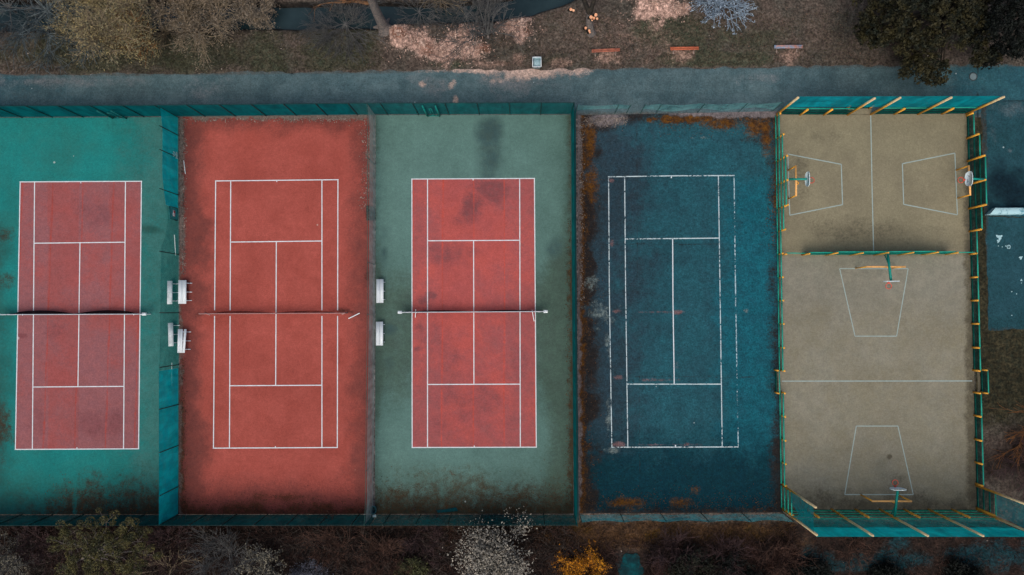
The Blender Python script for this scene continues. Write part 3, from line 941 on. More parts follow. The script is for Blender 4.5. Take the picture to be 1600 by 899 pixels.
# little framed sign hung on it
t = thing('court_sign', 'small framed sign with a pale notice hanging on the divider fence', 'sign', on12(337, 1.2, 0.06))
oo = np.array(t.location)
mb = MB(oo)
for a, b in (((327, .35), (346, .35)), ((346, .35), (346, 1.75)), ((346, 1.75), (327, 1.75)), ((327, 1.75), (327, .35))):
    mb.bar(on12(a[0], a[1], .06), on12(b[0], b[1], .06), 0.07)
mb.build('frame', mat('sign_frame', C(8, 96, 96), .5), t)
MB(oo).sheet(np.array([[on12(328, .4, .055), on12(328, 1.7, .055)], [on12(345, .4, .055), on12(345, 1.7, .055)]])).build('panel', mat('sign_panel', C(20, 150, 150), 0.5), t)
MB(oo).box(on12(336, 1.0, .085), (0.02, 0.55, 0.4)).build('notice', mat('notice_paper', C(196, 200, 204), 0.6, 0.2, 0.1), t)
MB(oo).box(on12(334, 1.0, .105), (0.02, 0.16, 0.22)).build('notice_mark', mat('notice_red', C(170, 70, 60), 0.6), t)

# thin netting between the red court and the grey green court
D23 = [(585.8, 180), (585, 500), (582, 803)]
top23 = lambda t: float(np.interp(t, [0, .06, .2, .4, .6, .85, .95, 1], [3.2, 2.3, 2.4, 2.5, 2.5, 2.7, 2.5, 3.0]))
tennis_fence('netting_fence', 'thin grey see-through netting fence between the brick red court and the grey green court', D23, lambda t: 2.9 if 0.02 < t < .98 else 3.3, 9, [
    ('netting', 0, 1, top23, 0.05, M_s_23, 11)], post_mat=M_post_grey, out=1, post_r=0.03)
# solid divider between the grey green court and the blue court
D34 = [(893, 180), (894.5, 460), (897.5, 803)]
f34, o34 = tennis_fence('windscreen_fence', 'upright opaque teal divider fence between the grey green court and the blue court', D34, 3.6, 10, [
    ('windscreen', 0, 1, 3.55, 0.04, M_s_34, 12)], out=-1)
P = np.array([G(*line_at(D34, t)) for t in np.linspace(0, 1, 50)])
sl = np.stack([P + np.array([0.10, 0, 0.3]), P + np.array([0.17, 0, 1.4]), P + np.array([.15, 0, 2.6]), P + np.array([0.10, 0, 3.5])], 1)
MB(o34).sheet(sl).build('windscreen', M_s_34, f34, smooth=True)

# slack netting round the blue court
N4 = [(899, 178.5), (1060, 177), (1206, 174.5)]
def sag(n, lo, hi):
    return lambda t: hi - (hi - lo) * math.sin(math.pi * ((t * n) % 1.0))
sg = sag(5, 2.25, 2.65)
tennis_fence('netting_fence', 'faded slack netting fence with a gap, between the blue court and the asphalt path', N4, 2.7, 6, [
    ('netting', 0, 0.26, sg, lambda t: 0.9 + 0.5 * math.sin(9 * t), M_s_4, 21), ('netting', 0.33, 1, sg, lambda t: 0.75 + 0.4 * math.sin(23 * t), M_s_4, 22)], post_mat=M_post_grey, out=1, post_r=0.03, ts=[0, .2, .26, .33, .41, .62, .83, 1], rail=False)
S4 = [(905, 802), (1060, 801.5), (1222, 801)]
sg2 = sag(5, 2.05, 2.6)
tennis_fence('netting_fence', 'pale sagging netting fence between the blue court and the brown thicket', S4, 2.75, 6, [
    ('netting', 0, 1, sg2, lambda t: 0.15 + 0.3 * (0.5 + 0.5 * math.sin(31 * t)), M_s_4s, 23), ('netting', 0, 1, lambda t: sg2(t) - 0.02, lambda t: sg2(t) - 0.5 - 0.35 * math.sin(17 * t), M_s_4s, 24)], post_mat=M_post, out=-1, post_r=0.035, rail=False)

# green gates set in the north fence
M_gate = mat('green_gate_steel', C(8, 122, 116), 0.5, 0.3)
def fence_gate(x0, x1, by, h, label, material, w=0.14):
    c = G((x0 + x1) / 2, by); t = thing('fence_gate', label, 'gate', c)
    A, B = G(x0, by) + Vector((0, -.12, 0)), G(x1, by) + Vector((0, -.12, 0))
    for p in (A, B):
        MB(c).bar(p, p + Vector((0, 0, h)), w).build('gate_post', material, t)
    u = (B - A).normalized()
    mb = MB(c)
    a, b = A + u * .45, B - u * .45
    for z in (.35, h * .72): mb.bar(a + Vector((0, 0, z)), b + Vector((0, 0, z)), .06)
    for p in (a, b): mb.bar(p + Vector((0, 0, .35)), p + Vector((0, 0, h * .72)), .055)
    mb.bar(A + Vector((0, 0, .06)), B + Vector((0, 0, .06)), .07)
    mb.build('gate_frame', material, t)
fence_gate(668, 687, 179.6, 3.1, 'bright green steel gate in the fence by the grey green court', M_gate, 0.13)
fence_gate(177, 198, 183.4, 2.4, 'faint teal gate in the fence by the far left green court', mat('faint_gate_steel', C(20, 104, 104), 0.5), 0.1)

# ================================================================ NETS
M_net_black = cloth_mat('black_net', C(24, 22, 26), 0.78, C(30, 28, 34), weave=0.1)
M_net_red = cloth_mat('dusty_net', C(110, 54, 50), 0.5, C(90, 46, 44), weave=0.2)
M_tape = mat('net_tape', C(196, 200, 208), 0.7, 0.2, 0.1)
M_tape_old = mat('dirty_net_tape', C(168, 130, 128), 0.8, 0.2, 0.2)
M_white = mat('white_paint', C(240, 245, 250), 0.5, 0.3, 0.04, 1.5)


def tennis_net(label, a, b, net, tape, bulge, sag_h=0.92, blocks=(1, 1), bseed=1, mesh_in=0.0):
    A, B = G(*a), G(*b)
    c = (A + B) / 2
    t = thing('tennis_net', label, 'tennis net', c, 'nets across the tennis courts')
    for p, big, sgn in ((A, blocks[0], -1), (B, blocks[1], 1)):
        po = MB(c).tube([p, p + Vector((0, 0, 1.1))], 0.05, 8).build('net_post', M_white if big else M_tape_old, t)
        if big:
            MB(c).box(p + Vector((0, 0, 1.0)), (0.36, 0.24, 0.16)).build('winder_box', M_white, po).parent = po
            po.children[0].matrix_parent_inverse = Matrix.Identity(4)
            MB(c).box(p + Vector((-sgn * .55, 0, .035)), (0.75 if big == 2 else 0.3, 0.09, 0.06)).build('foot', M_white, po)
        else:
            MB(c).bar(p + Vector((0, .06, .04)), p + Vector((-sgn * .5, -.10, .05)), 0.09).build('foot', M_tape_old, po)
    nu, nv = 70, 8
    u = np.linspace(0, 1, nu)
    topz = sag_h + (1.07 - sag_h) * np.abs(2 * u - 1) ** 1.3
    Pg = np.zeros((nu, nv, 3))
    PA, PB = np.array(A), np.array(B)
    sh = bulge * np.abs(np.sin(2 * math.pi * u)) ** 0.8 * ss(0.03, 0.12, u) * ss(0.03, 0.12, 1 - u)
    for j in range(nv):
        k = j / (nv - 1)
        Pg[:, j] = PA + (PB - PA) * (0.02 + mesh_in + (0.96 - 2 * mesh_in) * u)[:, None]
        Pg[:, j, 1] += sh * math.sin(math.pi * min(1, k * 1.1)) ** 0.7 + 0.02
        Pg[:, j, 2] = 0.06 + (topz - 0.06) * k
    MB(c).sheet(Pg).build('net_mesh', net, t, smooth=True)
    tp = [tuple(PA + (PB - PA) * x) [:2] + (z + 0.02,) for x, z in zip(u, topz)]
    MB(c).tube(tp, 0.04, 5).build('net_tape', tape, t)
    mid_ = (PA + PB) / 2
    MB(c).box((mid_[0], mid_[1] - 0.02, sag_h / 2), (0.07, 0.05, sag_h - 0.04)).build('centre_strap', M_tape, t)
    return t


tennis_net('black net with white tape bulging across the green and red left court', (9, 491.8), (235, 491), M_net_black, M_tape, 0.34, blocks=(2, 2))
tennis_net('dusty slack net with a dirty tape across the brick red court', (320, 490.5), (543, 489.5), M_net_red, M_tape_old, 0.22, blocks=(0, 0))
tennis_net('taut dark net with white end boxes across the coral court', (628, 488.3), (852, 487), M_net_black, M_tape, 0.14, blocks=(1, 1))
# singles sticks and loose pipes
def stick(label, a, b, ha=0.05, hb=0.05, r=0.035, material=M_white, name='singles_stick', group=None):
    A, B = G(*a, ha), G(*b, hb)
    return tag(MB(A).tube([A, B], r, 6).build(name, material, loc=A), label, 'stick', group)
stick('white stick standing at the left side of the black bulging net', (35.2, 492.5), (35.2, 491.6), 0.02, 1.0, 0.05)
stick('white stick standing at the right side of the black bulging net', (209, 492.3), (209, 491.4), 0.02, 1.0, 0.05)
stick('thin white stick lying across the left end of the taut dark net', (649.5, 484), (649, 496), 0.9, 0.06)
stick('crooked white stick propped at the right end of the taut dark net', (831.5, 485), (834.5, 502), 0.95, 0.06)
stick('loose white stick lying askew beyond the brick red court net', (544.5, 498), (562, 489.5), 0.06, 0.06, 0.045)
stick('short white stick lying by the gravel strip on the brick red court', (287, 251), (289.7, 272), 0.05, 0.05, 0.03)

# ================================================================ WHITE COURT BENCHES
def make_bench(nplanks, width, L, back, label, splay=0.0, foot=0.30):
    """bench along local y, seat centre at origin, feet reach out to +x"""
    t = thing('white_bench', label, 'bench', (0, 0, 0), 'white benches beside the courts')
    pw = width / nplanks
    mb = MB()
    for k in range(nplanks):
        x = -width / 2 + pw * (k + .5)
        a = splay * (k == nplanks - 1)
        mb.box((x + a * 1.2, 0, 0.45 + 0.004 * k), (pw - 0.012, L, 0.045), rz=-a)
    mb.build('seat', M_white, t)
    if back:
        mb = MB()
        for z, dx in ((0.66, 0.02), (0.82, 0.05)):
            mb.box((-width / 2 - 0.05 - dx, 0, z), (0.035, L, 0.12))
        mb.build('backrest', M_white, t)
    for y in (-L * .36, 0, L * .38):
        mb = MB()
        mb.bar((-width / 2 + .03, y, .40), (width / 2 + 0.0, y, .40), .05)
        mb.bar((width / 2 - .04, y, .40), (width / 2 + foot * .3, y, .03), .05)
        mb.bar((-width / 2 + .06, y, .40), (-width / 2 + .06, y, .03), .05)
        mb.bar((-width / 2 + .05, y, .03), (width / 2 + foot, y, .03), .055)
        mb.build('leg', M_white, t)
        if back:
            MB().bar((-width / 2 - .02, y, .40), (-width / 2 - .10, y, .9), .045).build('back_support', M_white, t)
    return t


def place_bench(t, px, py, ang):
    p = G(px, py, 0.45)
    t.location = (p.x, p.y, 0.012)
    t.rotation_euler = (0, 0, math.radians(ang))


b1 = make_bench(1, 0.46, 2.06, False, 'upper narrow white bench west of the divider, facing the green court', foot=.4)
place_bench(b1, 265.5, 457.3, 0)
b2 = copy_tree(b1)
b2['label'] = 'lower narrow white bench west of the divider, slightly askew'
place_bench(b2, 267, 523, 2)
b3 = make_bench(2, 0.72, 2.08, False, 'neat two-plank white bench on the brick red court side of the divider')
place_bench(b3, 285, 456.5, 0)
b4 = make_bench(3, 0.66, 2.08, False, 'broken white bench with splayed planks at the brick red court divider', splay=0.05)
place_bench(b4, 283.5, 533, -1)
b5 = make_bench(2, 0.64, 2.08, False, 'upper solid white bench on the grey green court by the netting', foot=.06)
place_bench(b5, 593.6, 455, 0)
b6 = copy_tree(b5)
b6['label'] = 'lower solid white bench on the grey green court by the netting'
place_bench(b6, 593, 521.5, 0)

# ================================================================ BALL CAGE
m = NT('orange_post')                       # orange below, paint bleached on the tall upper lengths
sep = m.n('ShaderNodeSeparateXYZ')
geo = m.n('ShaderNodeNewGeometry')
m.put(sep.inputs[0], geo.outputs['Position'])
oc = m.mix(m.ramp(sep.outputs[2], 2.2, 4.2), C(250, 176, 66), C(226, 198, 154))
oc = m.scale_color(oc, m.ramp(m.noise(4.0, 4), .3, .7, .86, 1.1))
M_orange = m.done(oc, 0.5, 0.3)
M_goal = mat('goal_orange', C(250, 184, 112), 0.45, 0.3, 0.12, 2.0)
M_rail = mat('teal_rail', C(26, 158, 138), 0.5, 0.3, 0.12)
M_panel = cloth_mat('dark_wire_mesh', C(8, 74, 68), 0.72, C(6, 62, 58), weave=0.1, k=1.2)
M_panel_w = cloth_mat('green_wire_mesh', C(22, 96, 84), 0.42, C(16, 84, 76), weave=0.1, k=1.4)
M_panel_mid = cloth_mat('teal_boarded_mesh', C(8, 130, 116), 0.93, C(8, 118, 106), weave=0.04, k=1.3)
M_ball_net = cloth_mat('teal_ball_net', C(2, 124, 134), 0.88, C(2, 108, 120), weave=0.08, k=2.1)
M_net_low = cloth_mat('dark_teal_ball_net', C(2, 92, 94), 0.74, C(4, 80, 84), weave=0.1, k=1.9)
M_net_band = cloth_mat('doubled_teal_ball_net', C(2, 118, 124), 0.92, C(2, 106, 114), weave=0.05, k=2.6)
M_net_side = cloth_mat('thin_side_net', C(6, 110, 114), 0.66, C(10, 98, 104), weave=0.15, k=2.2)


def wall_panel(mb, A, B, z0, z1, nu=10, nv=6, wob=0.0, seed=0, z1f=None):
    A, B = np.array(A), np.array(B)
    g_ = np.zeros((nu, nv, 3))
    for i in range(nu):
        p = A + (B - A) * i / (nu - 1)
        for j in range(nv):
            k = j / (nv - 1)
            g_[i, j] = p
            g_[i, j, 1] += wob * (vnoise(np.array(p[0] * .7 + 9), np.array(k * 3.0 + p[1]), seed) - .5) * math.sin(math.pi * k)
            zz = z0(i / (nu - 1)) if callable(z0) else z0
            g_[i, j, 2] = zz + (z1 - zz) * k
    mb.sheet(g_)


def barrier(label, posts, spans, panel=M_panel, nets=(), name='ball_fence', pw=0.14, rz=0.085, rail_top_pale=False):
    """posts: (px, py, height); spans: (i, j, rail heights, panel height or 0); nets: (i, j, z0, z1, material, partname)"""
    o0 = G(posts[0][0], posts[0][1])
    t = thing(name, label, 'fence', o0)
    P = [G(p[0], p[1]) for p in posts]
    for p, (_, _, h) in zip(P, posts):
        MB(o0).box((p.x, p.y, h / 2), (pw, pw, h)).build('post', M_orange, t)
    c = G(1370, 490)
    for i, j, rails, ph in spans:
        inn = Vector((0, 0, 0))
        d = (P[j] - P[i]).normalized()
        n = Vector((-d.y, d.x, 0))
        if (c - P[i]).dot(n) > 0: n = -n
        off = n * (pw / 2 + rz / 2 + 0.002)          # rails run along the outer faces of the posts
        for z in rails:
            MB(o0).bar(P[i] + off + Vector((0, 0, z)), P[j] + off + Vector((0, 0, z)), rz).build('rail', M_rail, t)
        if ph:
            mb = MB(o0)
            wall_panel(mb, P[i] + n * .03, P[j] + n * .03, .02, ph, 4, 3)
            mb.build('mesh_panel', panel, t)
    for i, j, z0, z1, material, pname in nets:
        d = (P[j] - P[i]).normalized()
        n = Vector((-d.y, d.x, 0))
        if (c - P[i]).dot(n) > 0: n = -n
        mb = MB(o0)
        wall_panel(mb, P[i] + n * .16, P[j] + n * .16, z0, z1, 60, 9, 0.25, 3)
        mb.build(pname, material, t, smooth=True)
    return t


R3 = [.06, .82, 1.55]
N_P = [(1213.5, 179, 4.9), (1250, 180, 1.75), (1287, 180, 1.75), (1324, 180, 4.85), (1360.5, 179.3, 4.9), (1397, 179, 1.75), (1434, 179, 4.9), (1471, 178.5, 1.75), (1509.5, 178.3, 4.9)]
barrier('cage fence with a high teal ball net next to the asphalt path', N_P,
        [(0, 1, R3, 1.5), (1, 2, R3, 1.5), (2, 3, R3, 1.5), (4, 5, R3, 1.5), (5, 6, R3, 1.5), (6, 7, R3, 1.5), (7, 8, R3, 1.5)], nets=[(0, 8, 1.6, 4.6, M_ball_net, 'ball_net')])
R4 = [.06, .82, 1.6, 2.35]
S_P = [(1223, 796, 7.1), (1261, 796, 2.45), (1298.5, 795.7, 7.3), (1336, 796, 2.45), (1374, 796, 7.3), (1412, 796, 2.45), (1450, 796, 7.3), (1487, 796, 2.45), (1525.5, 796, 7.3)]
barrier('cage fence with the tallest orange poles and a doubled ball net, beside the dark thicket', S_P,
        [(i, i + 1, R4, 2.3) for i in range(8)], nets=[(0, 8, 2.36, 4.7, M_net_low, 'ball_net'), (0, 8, 4.5, 7.0, M_net_band, 'net_band')])


def lerp_x(x0, x1, y): return x0 + (x1 - x0) * (y - 179) / (796 - 179)


def side(x0, x1, label1, label2, label3, panel, holes):
    ysA = [(217, 1.65), (252.5, 2.35), (289, 2.35), (326.5, 2.35), (362, 1.65), (397.5, .95), (434, .95), (470, .95), (506, .95), (543, .95), (578.5, .95)]
    PA = [(lerp_x(x0, x1, y), y, h) for y, h in ysA]
    low, mid2, hi = [.06, .85], [.06, .82, 1.55], [.06, .78, 1.5, 2.22]
    sp = [(0, 1, mid2, 1.5), (1, 2, hi, 2.2), (2, 3, hi, 2.2), (3, 4, mid2, 1.5)] + [(i, i + 1, low, .82) for i in range(4, 10)]
    # first bay starts at the corner pole
    PA = [(lerp_x(x0, x1, 181.5), 181.5, .95)] + PA
    sp = [(0, 1, low, .82)] + [(i + 1, j + 1, r, h) for i, j, r, h in sp]
    barrier(label1, PA, sp, panel)
    ysB = [613, 649, 686, 722, 755.5]
    PB = [(lerp_x(x0, x1, y), y, .95) for y in ysB]
    barrier(label2, PB, [(i, i + 1, low, .82) for i in range(4)], panel)
    yC = [(758.5, 7.0), (793.5, 2.4)]
    PC = [(lerp_x(x0, x1, y), y, h) for y, h in yC]
    zf = (lambda k: 2.4 + 1.5 * abs(math.sin(k * math.pi * 2)) * (k > .45)) if holes else 2.4
    barrier(label3, PC, [(0, 1, R4, 2.3)], panel, nets=[(0, 1, zf, 6.9, M_net_side, 'ball_net')])


side(1213.5, 1223, 'stepped orange and teal cage barrier between the blue court and the sand', 'low teal barrier between the blue court and the larger sand pitch, past the entrance',
     'tall netted corner bay of the cage nearest the blue court', M_panel_w, True)
side(1509.5, 1525.5, 'stepped orange and teal cage barrier beside the dark asphalt pads', 'low dark teal barrier between the sand pitch and the bare bushes, past the entrance',
     'tall netted corner bay of the cage farthest from the courts', M_panel, False)
# divider across the cage
D_P = [(1223, 398.6, .95), (1253, 399, 1.7), (1290, 399, 2.4), (1328, 399, 2.4), (1365.3, 398.8, 2.5), (1403, 398.5, 2.5), (1440, 398.2, 2.5), (1477, 397.8, 1.8), (1514, 397.5, .95)]
barrier('green divider barrier with slanting orange posts across the middle of the cage', D_P,
        [(0, 1, [.85], 0), (1, 2, R3, 1.5), (2, 3, R4[:3] + [2.2], 2.15), (3, 4, R4[:3] + [2.2], 2.15), (4, 5, R4[:3] + [2.2], 2.15), (5, 6, R4[:3] + [2.2], 2.15), (6, 7, R3, 1.5), (7, 8, [.85], 0)], M_panel_mid, pw=0.11)
# offset hurdles outside the three entrances
def baffle(a, b, label, h=.95):
    A, B = G(*a), G(*b)
    t = thing('entrance_hurdle', label, 'barrier', A, 'hurdles outside the cage entrances')
    for p in (A, B): MB(A).box((p.x, p.y, h / 2), (.12, .12, h)).build('post', M_orange, t)
    d = (B - A).normalized(); n = Vector((-d.y, d.x, 0)) * .1
    for z in (.08, .9): MB(A).bar(A + n + Vector((0, 0, z)), B + n + Vector((0, 0, z)), .07).build('rail', M_rail, t)
    mb = MB(A); wall_panel(mb, A, B, .1, .86, 4, 3); mb.build('mesh_panel', M_panel, t)
baffle((1209.8, 578), (1210.6, 613), 'small teal hurdle on the blue court side of the cage entrance')
baffle((1531, 577.5), (1532, 613), 'small teal hurdle on the dark grass outside the cage entrance')
baffle((1321.5, 170.5), (1357, 170), 'hurdle behind the high ball net by the path entrance')

# goals
def goal(label, a, b, h, back):
    A, B = G(*a), G(*b)
    t = thing('ball_goal', label, 'goal', (A + B) / 2, 'orange goals in the cage')
    o = np.array(t.location)
    for p in (A, B): MB(o).box((p.x, p.y, h / 2), (.1, .1, h)).build('goal_post', M_orange, t)
    d = (B - A).normalized()
    MB(o).bar(A - d * .06 + Vector((0, 0, h + .052)), B + d * .06 + Vector((0, 0, h + .052)), .13, .1).build('crossbar', M_goal, t)
    m_ = (A + B) / 2 + d * .2
    n = Vector(back)
    mb = MB(o)
    mb.bar(m_ - d * .25 + Vector((0, 0, h + .02)), m_ + n * .32 + Vector((0, 0, h + .02)), .06)
    mb.bar(m_ + d * .25 + Vector((0, 0, h - .06)), m_ + n * .32 + Vector((0, 0, h + .02)), .06)
    mb.build('hoop_brace', M_orange, t)
goal('orange goal against the barrier by the blue court, below a fan board', (1231.3, 266.4), (1231.8, 311), 1.7, (.8, 0, 0))
goal('orange goal against the barrier by the dark pads', (1493.8, 266.2), (1496, 310), 1.7, (.4, 0, 0))
goal('wide orange goal just below the cage divider', (1337, 419.5), (1393.5, 419.5), 2.0, (0, -.4, 0))
goal('wide orange goal near the tallest net of the cage', (1345, 773.3), (1403, 773.5), 2.0, (0, -.5, 0))

# basketball hoops
M_board = mat('board_white', C(226, 240, 246), 0.5, 0.3, 0.10, 4.0)
M_rim = mat('rim_red', C(214, 84, 66), 0.5, 0.3)
M_chain = cloth_mat('chain_net', C(150, 130, 125), 0.28, weave=.1)
M_arm = mat('teal_arm', C(20, 150, 136), 0.45, 0.3)
M_mark = mat('board_mark', C(70, 84, 92), 0.6)


def hoop(label, post, hp, board, rim, facing, tilt=0.0, marks=False):
    """post (px) with arm start height hp; board and rim given by ground pixels; facing = unit vector of the board's face"""
    Pp, Bd, Rm = G(*post), G(*board), G(*rim)
    t = thing('basketball_hoop', label, 'basketball hoop', Pp, 'basketball hoops in the cage')
    f = Vector(facing)
    s = Vector((-f.y, f.x, 0))
    zc = 3.12
    a0 = Pp + Vector((0, 0, hp)) + f * .08
    a1 = Bd + Vector((0, 0, zc)) - f * .06
    arm = MB(Pp).bar(a0, a1, .15).build('arm', M_arm, t)
    MB(Pp).bar(Pp + Vector((0, 0, hp - .5)) + f * .12, a0.lerp(a1, .45), .07).build('arm_brace', M_arm, t)
    # fan-shaped backboard with rounded corners
    tl = math.radians(tilt)
    up = Vector((0, 0, 1)) * math.cos(tl) - f * math.sin(tl)
    W, H = 1.25, .92
    out_ = []
    for ang in np.linspace(0, 2 * math.pi, 33)[:-1]:
        c_, s_ = math.cos(ang), math.sin(ang)
        k = (abs(c_) ** 3.2 + abs(s_) ** 3.2) ** (-1 / 3.2)
        x, y = W / 2 * c_ * k, H / 2 * s_ * k
        x *= 1.0 - .16 * max(0, -y / (H / 2))
        out_.append((x, y))
    n = len(out_)
    ctr = Bd + Vector((0, 0, zc))
    fr = [ctr + s * x + up * y + f * .025 for x, y in out_]
    bk = [ctr + s * x + up * y - f * .025 for x, y in out_]
    mb = MB(Pp)
    mb.add(np.array([list(v) for v in fr + bk + [ctr + f * .025, ctr - f * .025]]),
           [[i, (i + 1) % n, n + (i + 1) % n, n + i] for i in range(n)] + [[2 * n, i, (i + 1) % n, (i + 1) % n] for i in range(n)] + [[2 * n + 1, n + (i + 1) % n, n + i, n + i] for i in range(n)])
    bo = mb.build('backboard', M_board, t)
    if marks:
        mb = MB(Pp)
        for x, y, L, an in ((-.2, .1, .16, .3), (-.14, .12, .12, 1.5), (.12, -.1, .2, .2), (.2, -.06, .14, 1.2), (.26, -.14, .12, -.4)):
            p = ctr + s * x + up * y + f * .032
            d = s * math.cos(an) + up * math.sin(an)
            mb.bar(p - d * L / 2, p + d * L / 2, .035, .01)
        mb.build('scrawl', M_mark, bo)
    zr = 2.72
    rc = Rm + Vector((0, 0, zr))
    ringp = [rc + Vector((.235 * math.cos(a), .235 * math.sin(a), 0)) for a in np.linspace(0, 2 * math.pi, 25)]
    ri = MB(Pp).tube(ringp, .03, 6, cap=False).build('rim', M_rim, t)
    MB(Pp).bar(rc - f * .235, Vector((Bd.x, Bd.y, zr)) + f * .03 + s * 0.0, .16, .05).build('rim_bracket', M_rim, t)
    g_ = np.zeros((17, 5, 3))
    for j in range(5):
        k = j / 4
        rr = .23 * (1 - .45 * k)
        for i in range(17):
            an = i * 2 * math.pi / 16
            g_[i, j] = [rc.x + rr * math.cos(an), rc.y + rr * math.sin(an), zr - .42 * k]
    MB(Pp).sheet(g_).build('hoop_net', M_chain, ri, smooth=True)
    return t


hoop('hoop on a long arm over the goal by the blue court, board seen from behind', (1216, 288), 2.3, (1239.2, 290.8), (1248.2, 291), (1, 0, 0), 0)
hoop('hoop with scrawled white board over the goal by the dark pads', (1511.5, 288), 2.3, (1478.5, 290.3), (1471, 290.8), (-1, 0, 0), 3, True)
hoop('hoop hanging out on a long arm from the cage divider', (1364.8, 399.2), 2.4, (1363, 442.5), (1363.3, 449.2), (0, -1, 0), 0)
hoop('hoop reaching in from the fence with the tallest poles', (1374, 795.5), 2.5, (1372.6, 750.2), (1372.8, 742.6), (0, 1, 0), 0)

# ================================================================ SMALL THINGS
# painted wall between the pads
c = G(1560, 334)
t = thing('low_wall', 'low white painted concrete wall with teal daubs between the two dark asphalt pads', 'wall', c)
mb = MB(c)
A, B = G(1538.5, 336.5), G(1700, 336)
prof = [(-.0, 0), (0, .68), (.06, .74), (.50, .74), (.56, .68), (.56, 0)]
nseg = 14
g_ = np.zeros((nseg, len(prof), 3))
for i in range(nseg):
    k = i / (nseg - 1)
    p = A.lerp(B, k)
    for j, (y, z) in enumerate(prof):
        g_[i, j] = [p.x + (y * 0.9 if i == 0 else 0), p.y + y, z]
mb.sheet(g_)
mb.add(g_[0], [[0, 1, 4, 5], [1, 2, 3, 4]])
mb.add(g_[-1], [[5, 4, 1, 0], [4, 3, 2, 1]])
m = NT('painted_concrete')
cc = m.mix(m.ramp(m.noise(1.1, 5, .7), .5, .62), C(176, 212, 220), C(104, 150, 160))
cc = m.mix(m.ramp(m.noise(.7, 4, .6, .5), .56, .62), cc, C(20, 120, 150))
mb.build('wall_body', m.done(cc, .8, .2), t)

# orange slatted benches on the verge
M_plank = mat('orange_planks', C(176, 104, 82), 0.7, 0.2, 0.22, 2.5, C(150, 90, 74))
M_plank_old = mat('flaking_blue_planks', C(196, 138, 120), 0.7, 0.2, 0.15, 2.2, C(130, 158, 186))
M_iron = mat('bench_iron', C(150, 130, 122), 0.6)


def park_bench(px, py, ang, label, material):
    p = G(px, py, .45)
    t = thing('park_bench', label, 'bench', (p.x, p.y, ground_z(p.x, p.y)), 'benches on the verge beside the path', math.radians(ang))
    mb = MB()
    for k in range(2): mb.box((0, -.075 + .15 * k, .46), (2.5, .14, .05))
    mb.build('seat', material, t)
    for x in (-.9, .9):
        mb = MB()
        mb.box((x, 0, .41), (.08, .34, .05))
        mb.box((x, -.02, .2), (.09, .1, .4))
        mb.box((x, -.14, .02), (.1, .42, .05))
        mb.build('leg', M_iron, t)
    return t


park_bench(946.5, 79, 2, 'orange bench with a white patched end, nearest the sawn tree', M_plank)
park_bench(1069.5, 76, 0.3, 'plain bright orange bench below the silvery bush', mat('bright_orange_planks', C(186, 100, 72), 0.7, 0.2, 0.2, 2.5))
park_bench(1232, 73.2, -.3, 'flaking pink and blue bench nearest the dark evergreen', M_plank_old)

# litter bin by the path
c = G(838.5, 103)
t = thing('litter_bin', 'pale blue metal litter bin at the edge of the path', 'bin', c)
mb = MB(c)
w0, w1 = .28, .36
V8 = [[c.x + sx * w, c.y + sy * w * 1.15, z] for z, w in ((.1, w0), (.95, w1)) for sy in (-1, 1) for sx in (-1, 1)]
mb.add(V8, [[0, 2, 3, 1], [0, 1, 5, 4], [2, 6, 7, 3], [0, 4, 6, 2], [1, 3, 7, 5]])
M_bin = mat('bin_metal', C(166, 196, 204), 0.5, 0.4, 0.2, 3)
mb.build('bin_body', M_bin, t)
mb = MB(c)
for s in (-1, 1):
    mb.box((c.x + s * .37, c.y, .95), (.06, .90, .05)); mb.box((c.x, c.y + s * .43, .95), (.68, .06, .05))
mb.build('rim', M_white, t)
MB(c).box((c.x + .02, c.y - .02, .72), (.6, .7, .04)).build('rubbish', mat('rubbish', C(160, 186, 194), .8, .2, .5, 6), t)
MB(c).box((c.x, c.y + .1, .06), (.3, .3, .12)).build('base', M_iron, t)

# manhole cover
c = G(1520.5, 120)
t = thing('manhole_cover', 'round grey manhole cover set in the path near the dark evergreen', 'manhole', (c.x, c.y, .006))
mb = MB(); mb.tube([(0, 0, 0), (0, 0, .012)], .29, 24); mb.build('lid', mat('iron_lid', C(116, 134, 140), .6, .3, .15, 6), t)
mb = MB()
an = np.linspace(0, 2 * math.pi, 33)
g_ = np.array([[[r * math.cos(a), r * math.sin(a), z] for r, z in ((.30, .001), (.30, .008), (.38, .008), (.38, .0))] for a in an])
mb.sheet(g_); mb.build('ring', mat('iron_ring', C(58, 66, 70), .7), t)

# fallen screen cloth, tub, plastic bag, rag
M_tarp = mat('fallen_cloth', C(6, 78, 82), .8, .2, .2, 2)
def rag(name, label, cat, quad, material, z=.05, amp=.18, seed=3, h=0.0):
    P = [np.array(G(x, y, z)) for x, y in quad]
    n = 14
    u, v = np.linspace(0, 1, n)[:, None, None], np.linspace(0, 1, n)[None, :, None]
    Pg = (P[0] * (1 - u) + P[1] * u) * (1 - v) + (P[3] * (1 - u) + P[2] * u) * v
    Pg[..., 2] += amp * vnoise(Pg[..., 0] * 2.2, Pg[..., 1] * 2.2, seed) * (np.sin(math.pi * u) * np.sin(math.pi * v))[..., 0] ** .5 + h
    Pg[..., :2] += .12 * (vnoise(Pg[..., 0] * 1.6 + 7, Pg[..., 1] * 1.6, seed + 1)[..., None] - .5)
    return tag(MB(P[0]).sheet(Pg).build(name, material, loc=Vector(P[0]), smooth=True), label, cat)
rag('fallen_cloth', 'teal strip of fallen windscreen cloth lying along the grey green court', 'cloth', [(681, 798), (713, 793), (716, 799), (683, 802.5)], M_tarp)
rag('black_rag', 'black rag with grey stuffing heaped at the netting by the brick red court', 'rag', [(571, 322), (586, 323), (587, 344), (572, 345)], mat('black_cloth', C(34, 34, 38), .9, .1, .4, 3, C(84, 76, 72)), amp=.4, seed=8)
c = G(585, 795)
